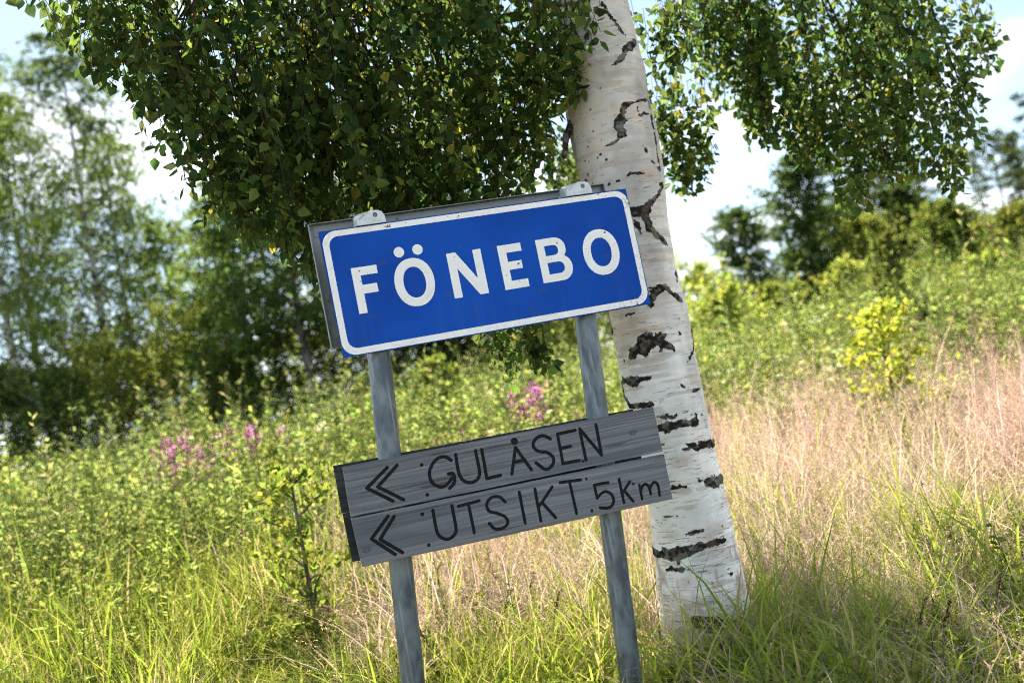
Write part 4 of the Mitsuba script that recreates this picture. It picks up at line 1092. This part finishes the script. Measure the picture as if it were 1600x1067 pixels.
def weights(x, y, v, u):
    """How much of each kind grows at (x, y); v: noise in 0 to 1."""
    q = x / np.maximum(y, 1.5)
    sm_ = lambda a, b, t: (lambda s: s * s * (3 - 2 * s))(np.clip((t - a) / (b - a), 0, 1))
    right = sm_(.06, .16, q + .10 * (v - .5))
    left = sm_(-.12, -.22, q + .08 * (v - .5))
    mid = np.clip(1 - right - left, 0, 1)
    nearf = sm_(3.9, 2.9, y + 1.2 * (v - .5))
    nearl = sm_(6.0, 4.2, y + 1.8 * (v - .5))
    far = sm_(4.6, 8.2, y + 5.5 * (v - .5) + 3.5 * (u - .5) - .8 * right)
    W = np.zeros((len(KN), len(x)))
    dryr = right * (1 - far)
    W[0] = 1.5 * nearf * (right * .55 + mid) + 1.6 * nearl * left + .2 * dryr * sm_(.55, .75, v) + .35 * mid * (1 - far)
    W[1] = dryr * 1.0 * (1 - .6 * nearf) + mid * (1 - far) * .9 * (1 - nearf) + .06 * left
    W[2] = dryr * .8 * sm_(.6, .3, v) * (1 - .3 * nearf) + mid * .35 * (1 - far) * (1 - nearf)
    W[3] = dryr * .55 + mid * (1 - far) * .4 * (1 - nearf)
    W[4] = far * .9 + left * .9 * (1 - .9 * nearl)
    W[5] = far * .9 * sm_(.35, .6, v) + left * 1.2 * (1 - .9 * nearl) * sm_(.3, .6, v)
    W[6] = far * 1.0 * sm_(.65, .4, v) + left * .6 * (1 - nearl) * sm_(.6, .4, v)
    W[7] = (far * .5 + left * .45 * (1 - nearl)) * sm_(.55, .75, 1 - u + .3 * (v - .5))
    W[8] = mid * (1 - far) * .8 * sm_(.5, .7, v) + left * .2 * (1 - nearl) + .15 * dryr * sm_(.6, .8, v)
    W[1] += .55 * sm_(.60, .78, u) * (left + mid) + .6 * right * far * sm_(.42, .62, u) * sm_(16, 8, y) + .9 * sm_(-.34, -.24, q) * sm_(-.02, -.12, q) * sm_(3.6, 4.4, y) * sm_(8, 6, y) * sm_(.35, .6, u)
    W[3] += .35 * sm_(.62, .8, u) * (left + mid)
    W[4] += .45 * dryr * sm_(.38, .22, u)
    W[8] += .35 * dryr * sm_(.40, .25, v)
    return W / W.sum(0)


LAB = {'green_grass': 'long bright green grass in the foreground', 'dry_grass': 'straw coloured dry grass', 'reddish_grass': 'reddish seed grass among the dry grass', 'fallen_straw': 'pale matted straw between the grass', 'meadow_herb': 'narrow leaved green meadow herbs',
       'bright_herb': 'bright yellow green leafy meadow herbs', 'pale_herb': 'pale herbs with small white flower heads', 'tall_weed': 'tall upright leafy weeds among the meadow herbs', 'feathery_herb': 'feathery green horsetail between the grass'}
USED = dict.fromkeys(KN, 0)
rg = np.random.default_rng(23)
for (y0, y1, dens, s0, s1) in [(1.5, 4.2, 75, .75, 1.15), (4.2, 7.5, 52, .85, 1.25), (7.5, 12, 26, 1.05, 1.5), (12, 19, 12, 1.3, 1.9), (19, 27, 5.5, 1.5, 2.2), (27, 36, 2.6, 1.7, 2.4)]:
    W_ = .56 * y1 + 1.2
    n = int(dens * 2 * W_ * (y1 - y0))
    x, y = rg.uniform(-W_, W_, n), rg.uniform(y0, y1, n)
    ok = (np.abs(x + .05 * y) < .56 * y + 1.2) & (np.hypot(x - .44, y - 3.25) > .19)
    x, y = x[ok], y[ok]
    v = np.clip(.5 + 1.5 * (meshkit.fbm(np.stack([x * .75, y * .55, 0 * x], -1), 3, 91) - .5), 0, 1)
    u = np.clip(.5 + 1.6 * (meshkit.fbm(np.stack([x * 1.7, y * 1.2, 0 * x + 7.3], -1), 3, 17) - .5), 0, 1)
    keep = ~((x > .02 * y) & (y > 3.4) & (y < 9) & (u < .40) & (rg.uniform(size=len(x)) < .62))
    x, y, v, u = x[keep], y[keep], v[keep], u[keep]
    cw = weights(x, y, v, u).cumsum(0)
    pick = (rg.uniform(size=len(x))[None] > cw).sum(0).clip(0, len(KN) - 1)
    z = gz(x, y)
    for xx, yy, zz, kk in zip(x, y, z, pick):
        nm = KN[kk]
        USED[nm] += 1
        s = rg.uniform(s0, s1) * float(np.exp(rg.normal(0, .16)))
        a = rg.uniform(0, 360)
        # keep the view of the boards' foot clear of tall herbs right at the posts
        hs = s * float(np.clip(.42 + .30 * (yy - 2.7), .38, .9)) if nm in ('green_grass', 'dry_grass', 'reddish_grass', 'fallen_straw') else s * float(np.clip(.5 + .25 * (yy - 3), .45, 1))
        hs *= float(np.exp(rg.normal(0, .14)))
        if math.hypot(xx - 2.43, yy - 6.3) < .55:
            hs *= .6
        if nm == 'green_grass' and math.hypot(xx - .66, yy - 2.95) < .26:
            hs *= .95
        elif math.hypot(xx - .44, yy - 3.0) < .42:
            hs *= .7
        if abs(xx + .93) < .30 and 2.9 < yy < 4.3:
            hs *= .5
        if yy < 2.85 and abs(xx + .1) < .62:
            hs *= .55
        scene[f'{nm}__{USED[nm]:03d}'] = {'type': 'instance', 'group': {'type': 'ref', 'id': f'{nm}_tuft_{rg.integers(KINDS[nm])}'},
                                          'to_world': T().translate([float(xx), float(yy), float(zz)]).rotate([0, 0, 1], float(a)).scale([float(s), float(s), float(hs)])}
for nm in KN:
    tag(nm, LAB[nm], 'grass' if 'grass' in nm or 'straw' in nm else 'herbs', kind='stuff')
print('tufts', USED, 'leaves', len(LP), 'patches', n_)
